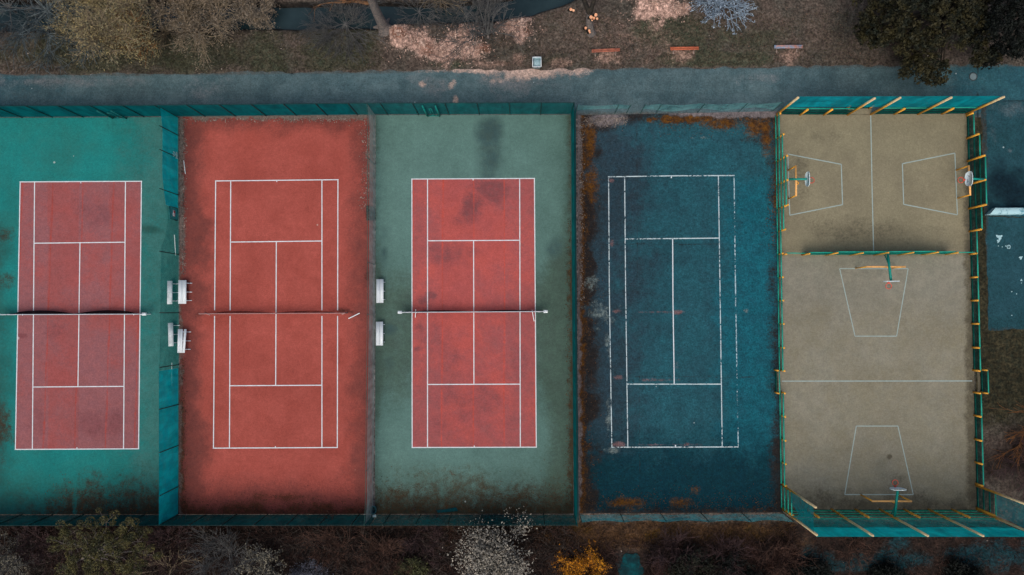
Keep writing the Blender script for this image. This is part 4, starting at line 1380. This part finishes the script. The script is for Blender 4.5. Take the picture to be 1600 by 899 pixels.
t = thing('plastic_tub', 'small dark teal tub in the corner of the grey green court', 'tub', c)
mb = MB(c)
an = np.linspace(0, 2 * math.pi, 21)
mb.sheet(np.array([[[c.x + r * math.cos(a), c.y + r * 1.3 * math.sin(a), z] for r, z in ((.0, .05), (.2, .05), (.26, .5), (.23, .5), (.2, .12), (0, .1))] for a in an]))
mb.build('tub_body', mat('tub_plastic', C(18, 70, 78), .4, .4), t, smooth=True)
mb = MB(c); mb.sheet(np.array([[[c.x + r * math.cos(a), c.y + r * 1.3 * math.sin(a), z] for r, z in ((.26, .5), (.29, .53), (.23, .51))] for a in an])); mb.build('tub_rim', mat('tub_rim', C(60, 116, 122), .5), t, smooth=True)
rag('plastic_bag', 'white plastic bag caught on the dark fence corner by the tub', 'bag', [(582, 805), (588, 804), (588, 808), (582, 809)], mat('white_plastic', C(200, 220, 220), .4), z=.8, amp=.3, seed=5)

# ================================================================ VEGETATION
def grow(mb, p, d, L, r, depth, rng, spread=0.7, up=0.1, kids=(4, 6), wander=0.25, tips=None, npts=6, shrink=.62, first=.3, kmin=3, rmin=.008):
    P = [np.array(p, float)]
    d = np.array(d, float)
    d /= np.linalg.norm(d)
    for i in range(npts - 1):
        d = d + rng.normal(size=3) * wander * .5 + np.array([0, 0, up * .4])
        d /= np.linalg.norm(d)
        P.append(P[-1] + d * L / (npts - 1))
    P = np.array(P)
    P[:, 2] = np.maximum(P[:, 2], .05)
    R = np.linspace(r, max(r * .45, rmin), npts)
    mb.tube(P, R, max(kmin, 3 if r < .05 else 6), cap=False)
    if depth == 0:
        if tips is not None:
            tips.append(P[-1]); tips.append(P[npts // 2]); tips.append(P[-2])
        return
    for k in range(rng.randint(kids[0], kids[1] + 1)):
        f = first + (1 - first) * rng.rand()
        i = min(npts - 2, int(f * (npts - 1)))
        q = P[i] + (P[i + 1] - P[i]) * (f * (npts - 1) - i)
        base = P[i + 1] - P[i]
        base /= np.linalg.norm(base)
        nd = base + rng.normal(size=3) * spread
        grow(mb, q, nd, L * shrink * rng.uniform(.7, 1.2), max(R[i] * .62, rmin), depth - 1, rng, spread, up, kids, wander, tips, max(3, npts - 1), shrink, .15, kmin, rmin)


def base_point(px, py):
    p = G(px, py)
    return Vector((p.x, p.y, ground_z(p.x, p.y)))


def bare_plant(name, label, cat, px, py, twig, stems=8, L=2.2, lean=0.9, depth=2, r=.05, seed=1, kids=(4, 6), spread=.6, up=.1, leaf=None, leaf_size=.07, per_tip=2, scatter=.12,
               bias=(0, 0), trunk=0.0, aspect=.5, group=None, trunk_mat=None, wander=.3, foliage_name='foliage', rmin=.012):
    rng = np.random.RandomState(seed)
    b = base_point(px, py)
    t = thing(name, label, cat, b, group)
    mb = MB(b)
    tips = []
    top = np.array(b)
    if trunk:
        tb = MB(b)
        top = np.array(b) + np.array([bias[0] * .2, bias[1] * .2, trunk])
        tb.tube([np.array(b) - [0, 0, .1], np.array(b) + [0, 0, .25], (np.array(b) + top) / 2 + rng.normal(size=3) * .05, top], [r * 2.6, r * 1.9, r * 1.5, r * 1.3], 8)
        tb.build('trunk', trunk_mat or twig, t, smooth=True)
    for k in range(stems):
        a = 2 * math.pi * (k + rng.rand() * .8) / stems
        ln = lean * rng.uniform(.55, 1.15)
        d = np.array([math.cos(a) * ln + bias[0], math.sin(a) * ln + bias[1], 1.0 * rng.uniform(.6, 1.1)])
        grow(mb, top, d, L * rng.uniform(.75, 1.2), r, depth, rng, spread, up, kids, wander, tips, rmin=rmin)
    mb.build('branches', twig, t, smooth=True)
    if leaf is not None and tips:
        T = np.array(tips)
        Pn = np.repeat(T, per_tip, 0) + rng.normal(size=(len(T) * per_tip, 3)) * scatter
        Pn[:, 2] = np.maximum(Pn[:, 2], .05)
        MB(b).leaves(Pn, leaf_size, rng, aspect=aspect).build(foliage_name, leaf, t)
    return t


TW = {
    'grey': mat('grey_twigs', C(108, 106, 104), .9, .1, .2, 2, C(84, 84, 86)),
    'bluegrey': mat('blue_grey_twigs', C(112, 120, 122), .9, .1, .25, 2, C(70, 82, 88)),
    'tan': mat('tan_twigs', C(156, 138, 114), .9, .1, .25, 2, C(122, 108, 92)),
    'brown': mat('brown_twigs', C(104, 76, 66), .9, .1, .25, 2, C(76, 60, 54)),
    'under': mat('dark_brown_twigs', C(82, 60, 54), .9, .1, .3, .6, C(58, 48, 46)),
    'purple': mat('purple_brown_twigs', C(94, 72, 72), .9, .1, .25, 2, C(66, 54, 56)),
    'dark': mat('dark_bark', C(58, 52, 46), .9, .1, .25, 3, C(42, 40, 38)),
    'orange': mat('orange_twigs', C(140, 92, 54), .9, .1, .25, 2, C(104, 74, 52)),
    'silver': mat('silver_twigs', C(150, 166, 182), .8, .2, .2, 2, C(120, 134, 150)),
    'bark': mat('grey_bark', C(128, 116, 110), .9, .1, .3, 5, C(96, 92, 92)),
    'grey_brown': mat('grey_brown_twigs', C(92, 82, 76), .9, .1, .3, 2, C(64, 58, 56)),
    'lilac': mat('lilac_twigs', C(96, 92, 104), .9, .1, .25, 2, C(70, 68, 78)),
}
LF = {
    'willow': leaf_mat('willow_buds', C(158, 140, 98), C(118, 114, 94), 1.0),
    'willow2': leaf_mat('pinkish_buds', C(148, 130, 112), C(114, 106, 96), 1.0),
    'white': leaf_mat('pale_blossom', C(168, 158, 144), C(116, 112, 106), 1.4),
    'cream': leaf_mat('cream_catkins', C(136, 128, 110), C(98, 94, 86), 1.4),
    'yellow': leaf_mat('yellow_flowers', C(226, 152, 36), C(190, 116, 24), 1.2),
    'pom': leaf_mat('olive_needles', C(98, 90, 54), C(66, 68, 48), 1.4),
    'ever': leaf_mat('dark_evergreen_leaves', C(40, 40, 28), C(24, 30, 26), .8),
    'ever2': leaf_mat('olive_evergreen_leaves', C(56, 51, 30), C(28, 33, 26), .9),
    'ever3': leaf_mat('black_green_leaves', C(22, 27, 23), C(14, 18, 17), .9),
    'silver': leaf_mat('silver_needles', C(166, 180, 196), C(126, 142, 160), 1.5),
    'lilac': leaf_mat('lilac_buds', C(96, 96, 108), C(70, 72, 80), 1.5),
    'moss': leaf_mat('mossy_leaves', C(84, 84, 52), C(58, 62, 44), 1.2),
    'brownleaf': leaf_mat('dead_leaves', C(96, 68, 56), C(66, 50, 46), 1.2),
}

# ---- along the ditch
bare_plant('bare_tree', 'leafless grey tree with long drooping branches in the far corner of the ditch bank', 'tree', 86, 22, TW['bluegrey'], 12, 3.5, 1.9, 2, .07, 11, (6, 8), .5, -.04, bias=(-.3, -.4), trunk=2.0, rmin=.018)
bare_plant('bare_tree', 'bare bluish tree low over the ditch, between the drooping grey tree and the yellow willow', 'tree', 120, 22, TW['bluegrey'], 8, 2.8, 1.2, 2, .06, 12, (4, 7), .6, .05, trunk=1.2, rmin=.018)
bare_plant('willow_tree', 'dense yellowish budding willow, the largest crown over the ditch', 'tree', 205, 56, TW['tan'], 12, 3.2, 1.1, 2, .07, 13, (7, 9), .6, .12, LF['willow'], .10, 3, .30, (0, -.15), trunk=1.8, aspect=.22, trunk_mat=TW['bark'], rmin=.018)
bare_plant('willow_tree', 'yellowish budding willow with orange limbs nearest the path', 'tree', 240, 74, TW['orange'], 8, 2.2, .8, 2, .06, 14, (5, 7), .55, .1, LF['willow'], .10, 3, .26, (0, -.1), trunk=1.2, aspect=.22, trunk_mat=TW['bark'], rmin=.018)
bare_plant('willow_tree', 'pinkish tan budding tree standing beyond the willow on the ditch bank', 'tree', 335, 34, TW['tan'], 11, 2.9, 1.1, 2, .06, 15, (7, 9), .6, .1, LF['willow2'], .09, 3, .28, (0, 0), trunk=1.6, aspect=.22, trunk_mat=TW['bark'], rmin=.018)
bare_plant('willow_tree', 'pale tan budding tree cut by the picture top, above the yellowish willow', 'tree', 155, 18, TW['tan'], 9, 2.6, 1.1, 2, .06, 16, (7, 9), .6, .1, LF['willow'], .09, 6, .28, (0, 0), trunk=1.6, aspect=.22, trunk_mat=TW['bark'], rmin=.018)
bare_plant('willow_tree', 'small pinkish budding tree at the open end of the dark ditch water', 'tree', 402, 22, TW['tan'], 8, 1.7, .9, 2, .045, 17, (5, 7), .6, .1, LF['willow2'], .085, 5, .22, (0, 0), trunk=1.0, aspect=.22, trunk_mat=TW['bark'], rmin=.016)
bare_plant('bare_tree', 'leafless tan tree filling the gap between the yellow willow and the pinkish tree', 'tree', 285, 30, TW['tan'], 12, 2.8, 1.3, 2, .06, 24, (6, 9), .55, .04, trunk=1.2, rmin=.022)
bare_plant('bare_bush', 'low bluish leafless bush under the yellow willow, toward the path', 'bush', 140, 66, TW['bluegrey'], 14, 2.0, 1.5, 2, .035, 25, (5, 7), .5, -.02, rmin=.018)
bare_plant('bare_tree', 'leafless grey tree at the picture corner, farthest from the benches', 'tree', 18, 14, TW['grey'], 10, 3.2, 1.5, 2, .06, 26, (5, 8), .5, .02, trunk=1.4, rmin=.022)
bare_plant('bare_bush', 'spreading leafless grey bush on the ditch bank, left of the thick trunk', 'bush', 540, 38, TW['grey'], 22, 2.5, 1.6, 2, .03, 18, (6, 9), .45, .0, bias=(-.3, -.35), rmin=.011)
bare_plant('bare_bush', 'small leafless bush leaning over the water, right of the thick trunk', 'bush', 655, 20, TW['grey'], 14, 1.9, 1.3, 2, .028, 19, (5, 7), .45, .0, rmin=.012)
bare_plant('bare_tree', 'bare many-stemmed tree rising from the wood chips beside the water', 'tree', 763, 60, TW['grey'], 9, 3.2, .85, 2, .06, 20, (6, 8), .5, .08, bias=(-.1, .35), trunk=.5, trunk_mat=TW['bark'], rmin=.014)
bare_plant('bare_bush', 'low leafless bush at the water edge above the wood chips', 'bush', 728, 26, TW['grey'], 14, 2.0, 1.3, 2, .028, 21, (5, 7), .45, .0, rmin=.012)
bare_plant('bare_bush', 'leafless brown bush on the far bank at the picture top', 'bush', 690, -2, TW['tan'], 12, 1.6, 1.2, 2, .03, 22, (3, 5), .5, .0, rmin=.012)
bare_plant('silver_bush', 'spiky silver blue bush on the verge beside the wood chip heap', 'bush', 1124, 4, TW['silver'], 26, 2.3, 1.5, 1, .05, 23, (6, 8), .55, -.02, LF['silver'], .08, 3, .10, rmin=.028)

# thick trunk leaning over the ditch
b = base_point(600, 43)
t = thing('thick_tree', 'thick grey trunk with an orange brown limb leaning over the ditch', 'tree', b)
mb = MB(b)
pts = [np.array(b) + v for v in (np.array([.15, -.25, -.1]), np.array([.05, -.1, .25]), np.array([0, 0, .9]), np.array([-.05, .1, 2.2]), np.array([-.1, .3, 4.2]), np.array([-.1, .6, 7.0]))]
mb.tube(pts, [.75, .56, .46, .40, .36, .28], 10)
for a in np.linspace(0, 6.28, 7)[:-1]:
    mb.tube([pts[1] + np.array([.3 * math.cos(a), .3 * math.sin(a), .1]), np.array(b) + np.array([.95 * math.cos(a), .9 * math.sin(a), .02])], [.26, .08], 6)
mb.build('trunk', TW['bark'], t, smooth=True)
rng = np.random.RandomState(5)
mb = MB(b)
grow(mb, pts[4], (-1.0, -.1, .12), 3.0, .2, 2, rng, .5, .05, (4, 6), .3)
mb.build('limb', mat('rusty_bark', C(128, 92, 66), .9, .1, .3, 3, C(92, 74, 62)), t, smooth=True)
mb = MB(b)
for d in ((.7, .3, .8), (-.4, .6, .8), (.2, -.5, 1.0)):
    grow(mb, pts[5], d, 2.6, .14, 2, rng, .5, .1, (4, 6), .3)
mb.build('crown', TW['grey'], t, smooth=True)

# sawn tree with fresh cut ends
M_cut = mat('fresh_sawn_wood', C(250, 190, 150), .8, .2, .12, 5, C(226, 150, 112))
b = base_point(922, 50)
t = thing('sawn_tree', 'lopped dark tree with bright orange sawn ends on the verge', 'tree', b)
bb = np.array(b)
mb = MB(b)
mb.tube([bb + v for v in (np.array([.1, -.1, -.1]), np.array([0, 0, .3]), np.array([-.2, .35, 1.3]), np.array([-.25, .7, 2.2]))], [.46, .34, .30, .26], 9)
mb.build('trunk', TW['bark'], t, smooth=True)
fork = bb + np.array([-.25, .7, 2.2])
for e1, e2 in (((-.6, .9, .9), (-1.5, 2.4, 1.8)), ((.3, .8, .9), (.15, 2.3, 1.6))):
    limb = MB(b)
    limb.tube([fork, fork + np.array(e1), fork + np.array(e2)], [.22, .18, .13], 7)
    limb.build('limb', TW['dark'], t, smooth=True)
def stub(px, py, h, r, d=(0.3, -.3, 1)):
    p = np.array(G(px, py, h)); d = np.array(d, float); d /= np.linalg.norm(d)
    s_ = MB(b).tube([p - d * .5, p], [r * 1.05, r], 8, cap=False).build('stub', TW['dark'], t, smooth=True)
    MB(b).tube([p - d * .01, p + d * .03], [r, r * .98], 9).build('cut_end', M_cut, s_)
for px, py, h, r in ((892, 15, 3.4, .13), (896, 16.5, 3.3, .11), (923.5, 27, 2.4, .15), (931, 23.5, 2.5, .15), (928, 28.5, 2.3, .12), (933, 29.5, 2.2, .1), (915, 44, 1.2, .12), (920.5, 48, 1.0, .11), (921.5, 51, .8, .09), (925, 31.5, 2.0, .09)):
    stub(px, py, h, r)

# ---- the big evergreens
def evergreen(label, base, lobes, leaf, seed, leaf_size=.13, height=6.5, n=190, inner=None):
    rng = np.random.RandomState(seed)
    b = base_point(*base)
    t = thing('evergreen_tree', label, 'tree', b)
    bb = np.array(b)
    MB(b).tube([bb - [0, 0, .1], bb + [0, 0, 1.5], bb + [.1, 0, height * .6], bb + [.1, .1, height * .95]], [.42, .34, .24, .06], 8).build('trunk', TW['dark'], t, smooth=True)
    limbs = MB(b)
    P = []
    for (px, py, h, R) in lobes:
        c = np.array(G(px, py, h))
        limbs.tube([bb + [0, 0, max(1.0, h * .55)], (bb + c) / 2 + [0, 0, h * .3], c], [.12, .08, .03], 5, cap=False)
        m_ = int(10 * R * R) + 6
        for k in range(m_):
            v = rng.normal(size=3); v[2] = abs(v[2]) * .8 - .15
            v /= np.linalg.norm(v)
            cc = c + v * R * rng.uniform(.55, 1.12) * np.array([1, 1, .7])
            cr = rng.uniform(.16, .34)
            q = rng.normal(size=(n // 6, 3))
            q /= np.linalg.norm(q, axis=1)[:, None]
            P.append(cc + q * cr * rng.uniform(.6, 1.1, (len(q), 1)) * [1.25, 1.25, .7])
    limbs.build('limbs', TW['dark'], t, smooth=True)
    P = np.vstack(P)
    P[:, 2] = np.maximum(P[:, 2], .2)
    MB(b).leaves(P, leaf_size, rng, .8, .6).build('crown', leaf, t)
    return t


L1 = []
rng = np.random.RandomState(77)
for k in range(54):
    a, rr = rng.uniform(0, 6.28), math.sqrt(rng.rand())
    px, py = 1446 + 104 * rr * math.cos(a), 24 + 76 * rr * math.sin(a)
    L1.append((px, py, 3.0 + 4.6 * (1 - rr ** 1.6) + rng.uniform(-.6, .6), rng.uniform(.7, 1.25)))
L1 += [(1430, 104, 3.0, .8), (1440, 116, 3.2, .75), (1452, 124, 3.0, .55), (1462, 112, 3.3, .75), (1424, 92, 3.2, .8), (1415, 112, 2.9, .45), (1467, 122, 2.9, .45), (1447, 106, 3.6, .8), (1474, 106, 3.0, .5),
       (1540, 80, 3.6, .8), (1556, 86, 3.2, .6), (1530, 92, 3.4, .6)]
evergreen('broad dark olive evergreen whose crown hangs over the path', (1460, 30), L1, LF['ever2'], 31, .12, 7.0)
L2 = []
for k in range(30):
    a, rr = rng.uniform(0, 6.28), math.sqrt(rng.rand())
    L2.append((1580 + 62 * rr * math.cos(a), 22 + 62 * rr * math.sin(a), 3.4 + 4.4 * (1 - rr ** 1.6), rng.uniform(.7, 1.15)))
L2 += [(1548, 92, 3.2, .5), (1560, 78, 3.4, .7), (1536, 94, 3.0, .45)]
evergreen('blackish evergreen beside the broad olive one, at the picture edge', (1590, 20), L2, LF['ever3'], 32, .12, 7.5)

# ---- south thicket
def pom_pine(label, px, py, seed):
    rng = np.random.RandomState(seed)
    b = base_point(px, py)
    bb = np.array(b)
    t = thing('olive_pine', label, 'tree', b)
    tr = MB(b)
    tr.tube([bb - [0, 0, .1], bb + [0, 0, 1.6], bb + [.2, .1, 3.6]], [.26, .2, .12], 7)
    tr.build('trunk', TW['bark'], t, smooth=True)
    lim = MB(b)
    P = []
    ends = [(165, 812, 4.6), (108, 830, 4.2), (148, 848, 5.0), (192, 836, 5.2), (206, 845, 5.0), (200, 832, 5.2), (232, 868, 4.6), (128, 846, 4.8), (90, 850, 4.0), (214, 822, 4.2), (178, 866, 5.4), (160, 880, 5.2), (120, 874, 4.8),
            (206, 884, 4.6), (140, 822, 4.4), (186, 852, 5.6), (104, 852, 4.6), (168, 840, 5.0), (150, 866, 5.6), (196, 896, 4.4), (100, 890, 4.2), (222, 846, 4.4), (134, 894, 5.0), (170, 898, 5.0)]
    for px_, py_, h in ends:
        c = np.array(G(px_, py_, h))
        mid_ = bb * .35 + c * .65
        mid_[2] = h * .62
        lim.tube([bb + [.1, .05, 1.8 + rng.rand() * 1.5], mid_, c], [.06, .04, .02], 5, cap=False)
        for k in range(rng.randint(5, 8)):
            cc = c + rng.normal(size=3) * [.48, .48, .25]
            lim.tube([mid_ * .3 + c * .7, cc], [.025, .015], 3, cap=False)
            q = rng.normal(size=(150, 3))
            q /= np.linalg.norm(q, axis=1)[:, None]
            P.append(cc + q * rng.uniform(.24, .40) * rng.uniform(.75, 1.05, (150, 1)))
    lim.build('limbs', TW['bark'], t, smooth=True)
    MB(b).leaves(np.vstack(P), .06, rng, .9, .5).build('crown', LF['pom'], t)


pom_pine('olive pine with round needle clusters below the far left fence', 165, 852, 41)
S = dict(rmin=.014)
GR = 'leafless shrubs in the thicket'
bare_plant('budding_bush', 'greyish budding bush in the bottom left corner of the thicket', 'bush', 22, 872, TW['grey'], 14, 2.2, 1.2, 2, .03, 51, (5, 7), .55, .05, LF['cream'], .05, 2, .15, rmin=.012)
bare_plant('bare_bush', 'dark leafless bush between the corner bush and the olive pine', 'bush', 66, 846, TW['purple'], 12, 1.6, 1.2, 2, .03, 52, (5, 7), .55, .05, **S)
bare_plant('bare_bush', 'dark brown leafless bush just right of the olive pine', 'bush', 268, 850, TW['purple'], 14, 2.0, 1.4, 2, .03, 53, (5, 7), .55, .0, **S)
bare_plant('bare_bush', 'leafless bush with long pale branches at the bottom, right of the olive pine', 'bush', 262, 890, TW['tan'], 12, 2.2, 1.5, 2, .04, 54, (4, 6), .4, .0, **S)
bare_plant('bare_bush', 'dense grey leafless bush, the palest twigs below the brick red court', 'bush', 360, 860, TW['grey'], 14, 2.4, 1.2, 2, .035, 55, (6, 8), .5, .05, rmin=.012)
bare_plant('catkin_bush', 'grey bush sprinkled with cream catkins beside the dense grey bush', 'bush', 422, 882, TW['grey'], 10, 2.5, .9, 2, .045, 56, (5, 7), .5, .08, LF['cream'], .07, 2, .12, **S)
bare_plant('budding_bush', 'lilac budding bush at the bottom, right of the catkin bush', 'bush', 482, 897, TW['lilac'], 12, 1.6, 1.1, 2, .03, 57, (5, 7), .55, .05, LF['lilac'], .06, 3, .14, **S)
bare_plant('bare_bush', 'brown leafless bush right under the brick red court fence', 'bush', 520, 848, TW['brown'], 14, 1.9, 1.5, 2, .025, 58, (5, 7), .6, .0, **S)
bare_plant('bare_bush', 'wide reddish brown leafless bush left of the blossoming tree', 'bush', 606, 872, TW['brown'], 18, 2.2, 1.3, 2, .03, 59, (6, 8), .45, .05, **S)
bare_plant('mossy_bush', 'small mossy green bush at the bottom, near the blossoming tree', 'bush', 650, 888, TW['dark'], 10, 1.2, 1.0, 2, .03, 60, (5, 7), .6, .05, LF['moss'], .07, 4, .14, **S)
bare_plant('bare_bush', 'purplish leafless bush touching the fence, left of the blossoming tree', 'bush', 668, 840, TW['purple'], 14, 1.7, 1.3, 2, .025, 61, (5, 7), .6, .0, **S)
bare_plant('blossom_tree', 'rounded pale blossoming tree overlapping the south fence', 'tree', 776, 858, TW['dark'], 15, 2.7, 1.0, 2, .055, 62, (6, 8), .55, .08, LF['white'], .085, 4, .26, (0, .08), trunk=1.5, **S)
bare_plant('flowering_bush', 'golden yellow flowering bush between the blossoming tree and the teal patch', 'bush', 912, 893, TW['orange'], 22, 1.7, 1.2, 2, .025, 63, (5, 7), .5, .1, LF['yellow'], .075, 2, .10, (0, .2), aspect=.28, rmin=.014)
bare_plant('bare_bush', 'purple brown leafless bush just right of the teal patch', 'bush', 1050, 862, TW['purple'], 16, 1.9, 1.4, 2, .028, 64, (5, 8), .5, .05, **S)
bare_plant('bare_bush', 'low brown leafless bush further right below the blue court', 'bush', 1130, 868, TW['purple'], 14, 1.8, 1.4, 2, .028, 65, (5, 7), .55, .05, **S)
bare_plant('bare_bush', 'dark leafless bush below the cage corner pole', 'bush', 1222, 868, TW['brown'], 14, 1.7, 1.4, 2, .025, 66, (5, 7), .55, .0, **S)
bare_plant('bare_bush', 'brown leafless bush below the middle of the tallest cage net', 'bush', 1330, 858, TW['brown'], 14, 1.3, 1.4, 2, .022, 67, (4, 6), .55, .0, **S)
bare_plant('bare_bush', 'leafless bush with orange limbs at the right edge beside the cage', 'bush', 1618, 664, TW['orange'], 11, 3.0, 1.6, 2, .055, 68, (4, 6), .42, .0, bias=(-.3, 0), rmin=.016)
bare_plant('bare_bush', 'dark leafless bush at the right edge under the orange-limbed one', 'bush', 1605, 720, TW['purple'], 14, 2.2, 1.4, 2, .028, 69, (5, 7), .5, .0, **S)
# dark evergreen shrubs along the bottom right edge
for k, (px, py, h, lb) in enumerate(((1075, 893, 1.7, 'dark evergreen shrub nearest the teal patch along the bottom edge'), (1145, 897, 1.5, 'dark evergreen shrub below the blue court, second from the teal patch'),
                                     (1262, 900, 1.2, 'low dark evergreen shrub below the cage corner pole'), (1380, 903, 1.2, 'low dark evergreen shrub below the middle of the cage net'), (1500, 902, 1.3, 'low dark evergreen shrub nearest the bottom right corner'))):
    bare_plant('evergreen_shrub', lb, 'shrub', px, py, TW['dark'], 14, h, 1.6, 2, .03, 80 + k, (5, 7), .6, .05, LF['ever3'] if k else LF['ever'], .09, 5, .2, **S)

# ---- dense low undergrowth under the shrubs, and scattered wood chips: nobody could count them
rng = np.random.RandomState(99)
def undergrowth(name, n, box, material, L, seed, lean=.7, keep=None, w=.02):
    rng = np.random.RandomState(seed)
    x0, x1, y0, y1 = box
    pts = []
    while len(pts) < n:
        px, py = rng.uniform(x0, x1), rng.uniform(y0, y1)
        if keep is None or keep(px, py, rng): pts.append(base_point(px, py))
    P = np.array([list(p) for p in pts])
    d = rng.normal(size=(n, 3)) * [lean, lean, .2] + [0, 0, .75]
    d /= np.linalg.norm(d, axis=1)[:, None]
    s = rng.normal(size=(n, 3)); s -= d * (s * d).sum(1)[:, None]; s /= np.linalg.norm(s, axis=1)[:, None]
    LL = (L * rng.uniform(.4, 1.3, n))[:, None]
    bend = rng.normal(size=(n, 3)) * .25
    ww = w * rng.uniform(.6, 1.4, n)[:, None]
    V = np.stack([P - s * ww, P + s * ww, P + d * LL * .55 + s * ww * .8, P + d * LL * .55 - s * ww * .8, P + (d + bend) * LL + s * ww * .3, P + (d + bend) * LL - s * ww * .3], 1).reshape(-1, 3)
    i = np.arange(n)[:, None] * 6
    Q = np.vstack([i + [[0, 1, 2, 3]], i + [[3, 2, 4, 5]]])
    mb = MB(); mb.add(V, Q)
    return tag(mb.build(name, material), None, None, kind='stuff')
o = undergrowth('thicket_undergrowth', 15000, (-40, 1230, 824, 920), TW['under'], 1.3, 1, keep=lambda x, y, r: not (965 < x < 1012 and y > 855) and (x < 900 or y > 845))
tag(o, 'dense purplish brown undergrowth filling the thicket below the fences', 'undergrowth')
o = undergrowth('bramble', 9000, (-40, 900, 828, 920), TW['grey_brown'], 1.6, 7, .9, w=.018)
tag(o, 'tangled grey brown brambles through the thicket below the fences', 'brambles')
o = undergrowth('brushwood', 5000, (1010, 1240, 842, 920), TW['under'], 1.3, 8, .9, w=.018)
tag(o, 'brown brushwood right of the teal patch below the blue court', 'brushwood')
o = undergrowth('dry_grass', 7000, (700, 1240, 815, 856), mat('dry_grass', C(112, 82, 56), .9, .1, .3, 1.0, C(84, 64, 50)), .4, 2, .9, keep=lambda x, y, r: r.rand() < .8, w=.018)
tag(o, 'dry tan grass between the pale netting fence and the thicket', 'grass')
o = undergrowth('verge_grass', 16000, (-60, 1420, 20, 112), mat('verge_grass', C(66, 68, 48), .9, .1, .35, .8, C(84, 74, 58)), .16, 3, 1.2,
                keep=lambda x, y, r: y > np.interp(x, *BANK_S) + 5 and not (600 < x < 780) and r.rand() < (1 if x < 600 else .45) and y < np.interp(x, [0, 400, 1000, 1600], [115, 111, 104, 100]), w=.018)
tag(o, 'short dull grass on the verge along the path', 'grass')
o = undergrowth('reed_litter', 3500, (1200, 1680, 838, 915), TW['under'], .5, 4, .9, keep=lambda x, y, r: r.rand() < .9, w=.016)
tag(o, 'dead stalks scattered over the dark ground below the cage', 'undergrowth')
o = undergrowth('leaf_litter', 9000, (560, 1420, 6, 104), mat('leaf_litter', C(116, 92, 80), .9, .1, .4, 1.6, C(78, 66, 60)), .07, 12, 3.0, keep=lambda x, y, r: y > np.interp(x, *BANK_S) + 5 and y < np.interp(x, [0, 400, 1000, 1600], [115, 111, 104, 100]), w=.035)
tag(o, 'dead brown leaf litter strewn over the verge near the benches', 'leaf litter')
# wood chips
pts = []
gp = [(e[0], e[1], e[2], e[3]) for e in CHIP_SPOTS]
while len(pts) < 4600:
    cx, cy, rx, ry = gp[rng.randint(len(gp))]
    a, rr = rng.uniform(0, 6.28), abs(rng.normal()) * .5
    px, py = cx + rx * rr * math.cos(a), cy + ry * rr * math.sin(a)
    if py > 106 or py < np.interp(px, *BANK_S) + 4: continue
    p = base_point(px, py); pts.append([p.x, p.y, p.z + .04 + .03 * rng.rand()])
mb = MB(); mb.leaves(np.array(pts), .075, rng, .25, .5)
o = tag(mb.build('wood_chips', leaf_mat('wood_chips', C(200, 170, 156), C(150, 120, 108), 2.0)), 'pale pink wood chips spread over the verge', 'wood chips', kind='stuff')
# dead leaves and rubble blown along the fence feet
rng = np.random.RandomState(321)
pts = []
for n_, fx_, fy_ in ((900, lambda: rng.uniform(70, 278), lambda: 803 - abs(rng.normal()) * 22), (900, lambda: rng.uniform(284, 578), lambda: 802 - abs(rng.normal()) * 12), (1100, lambda: rng.uniform(590, 892), lambda: 801 - abs(rng.normal()) * 24),
                     (900, lambda: rng.uniform(906, 1215), lambda: 799 - abs(rng.normal()) * 16), (1100, lambda: 906 + abs(rng.normal()) * 14, lambda: rng.uniform(186, 798)), (500, lambda: 892 - abs(rng.normal()) * 5, lambda: rng.uniform(340, 798)),
                     (700, lambda: rng.uniform(1030, 1210), lambda: 184 + abs(rng.normal()) * 12), (400, lambda: 1212 - abs(rng.normal()) * 6, lambda: rng.uniform(185, 390)), (500, lambda: 284 + abs(rng.normal()) * 4, lambda: rng.uniform(560, 800))):
    for _ in range(n_):
        p = G(fx_(), fy_()); pts.append([p.x, p.y, .02 + .02 * rng.rand()])
mb = MB(); mb.leaves(np.array(pts), .05, rng, .15, .55)
o = tag(mb.build('dead_leaves', leaf_mat('blown_dead_leaves', C(92, 62, 34), C(52, 40, 32), 1.5)), 'dead brown leaves blown along the feet of the fences', 'dead leaves', kind='stuff')
pts = []
for n_, fx_, fy_ in ((1000, lambda: 284 + abs(rng.normal()) * 3.0, lambda: rng.uniform(186, 430)), (500, lambda: rng.uniform(283, 578), lambda: 185 + abs(rng.normal()) * 4), (350, lambda: 579 - abs(rng.normal()) * 8, lambda: rng.uniform(190, 330)),
                     (700, lambda: 906 + abs(rng.normal()) * 3, lambda: rng.uniform(184, 470)), (400, lambda: rng.uniform(906, 980), lambda: 184 + abs(rng.normal()) * 7)):
    for _ in range(n_):
        p = G(fx_(), fy_()); pts.append([p.x, p.y, .02 + .02 * rng.rand()])
mb = MB(); mb.leaves(np.array(pts), .05, rng, .35, .8)
o = tag(mb.build('gravel_rubble', leaf_mat('pale_rubble', C(140, 128, 120), C(96, 86, 82), 2.5)), 'pale loose gravel along the edges of the red and blue courts', 'gravel', kind='stuff')
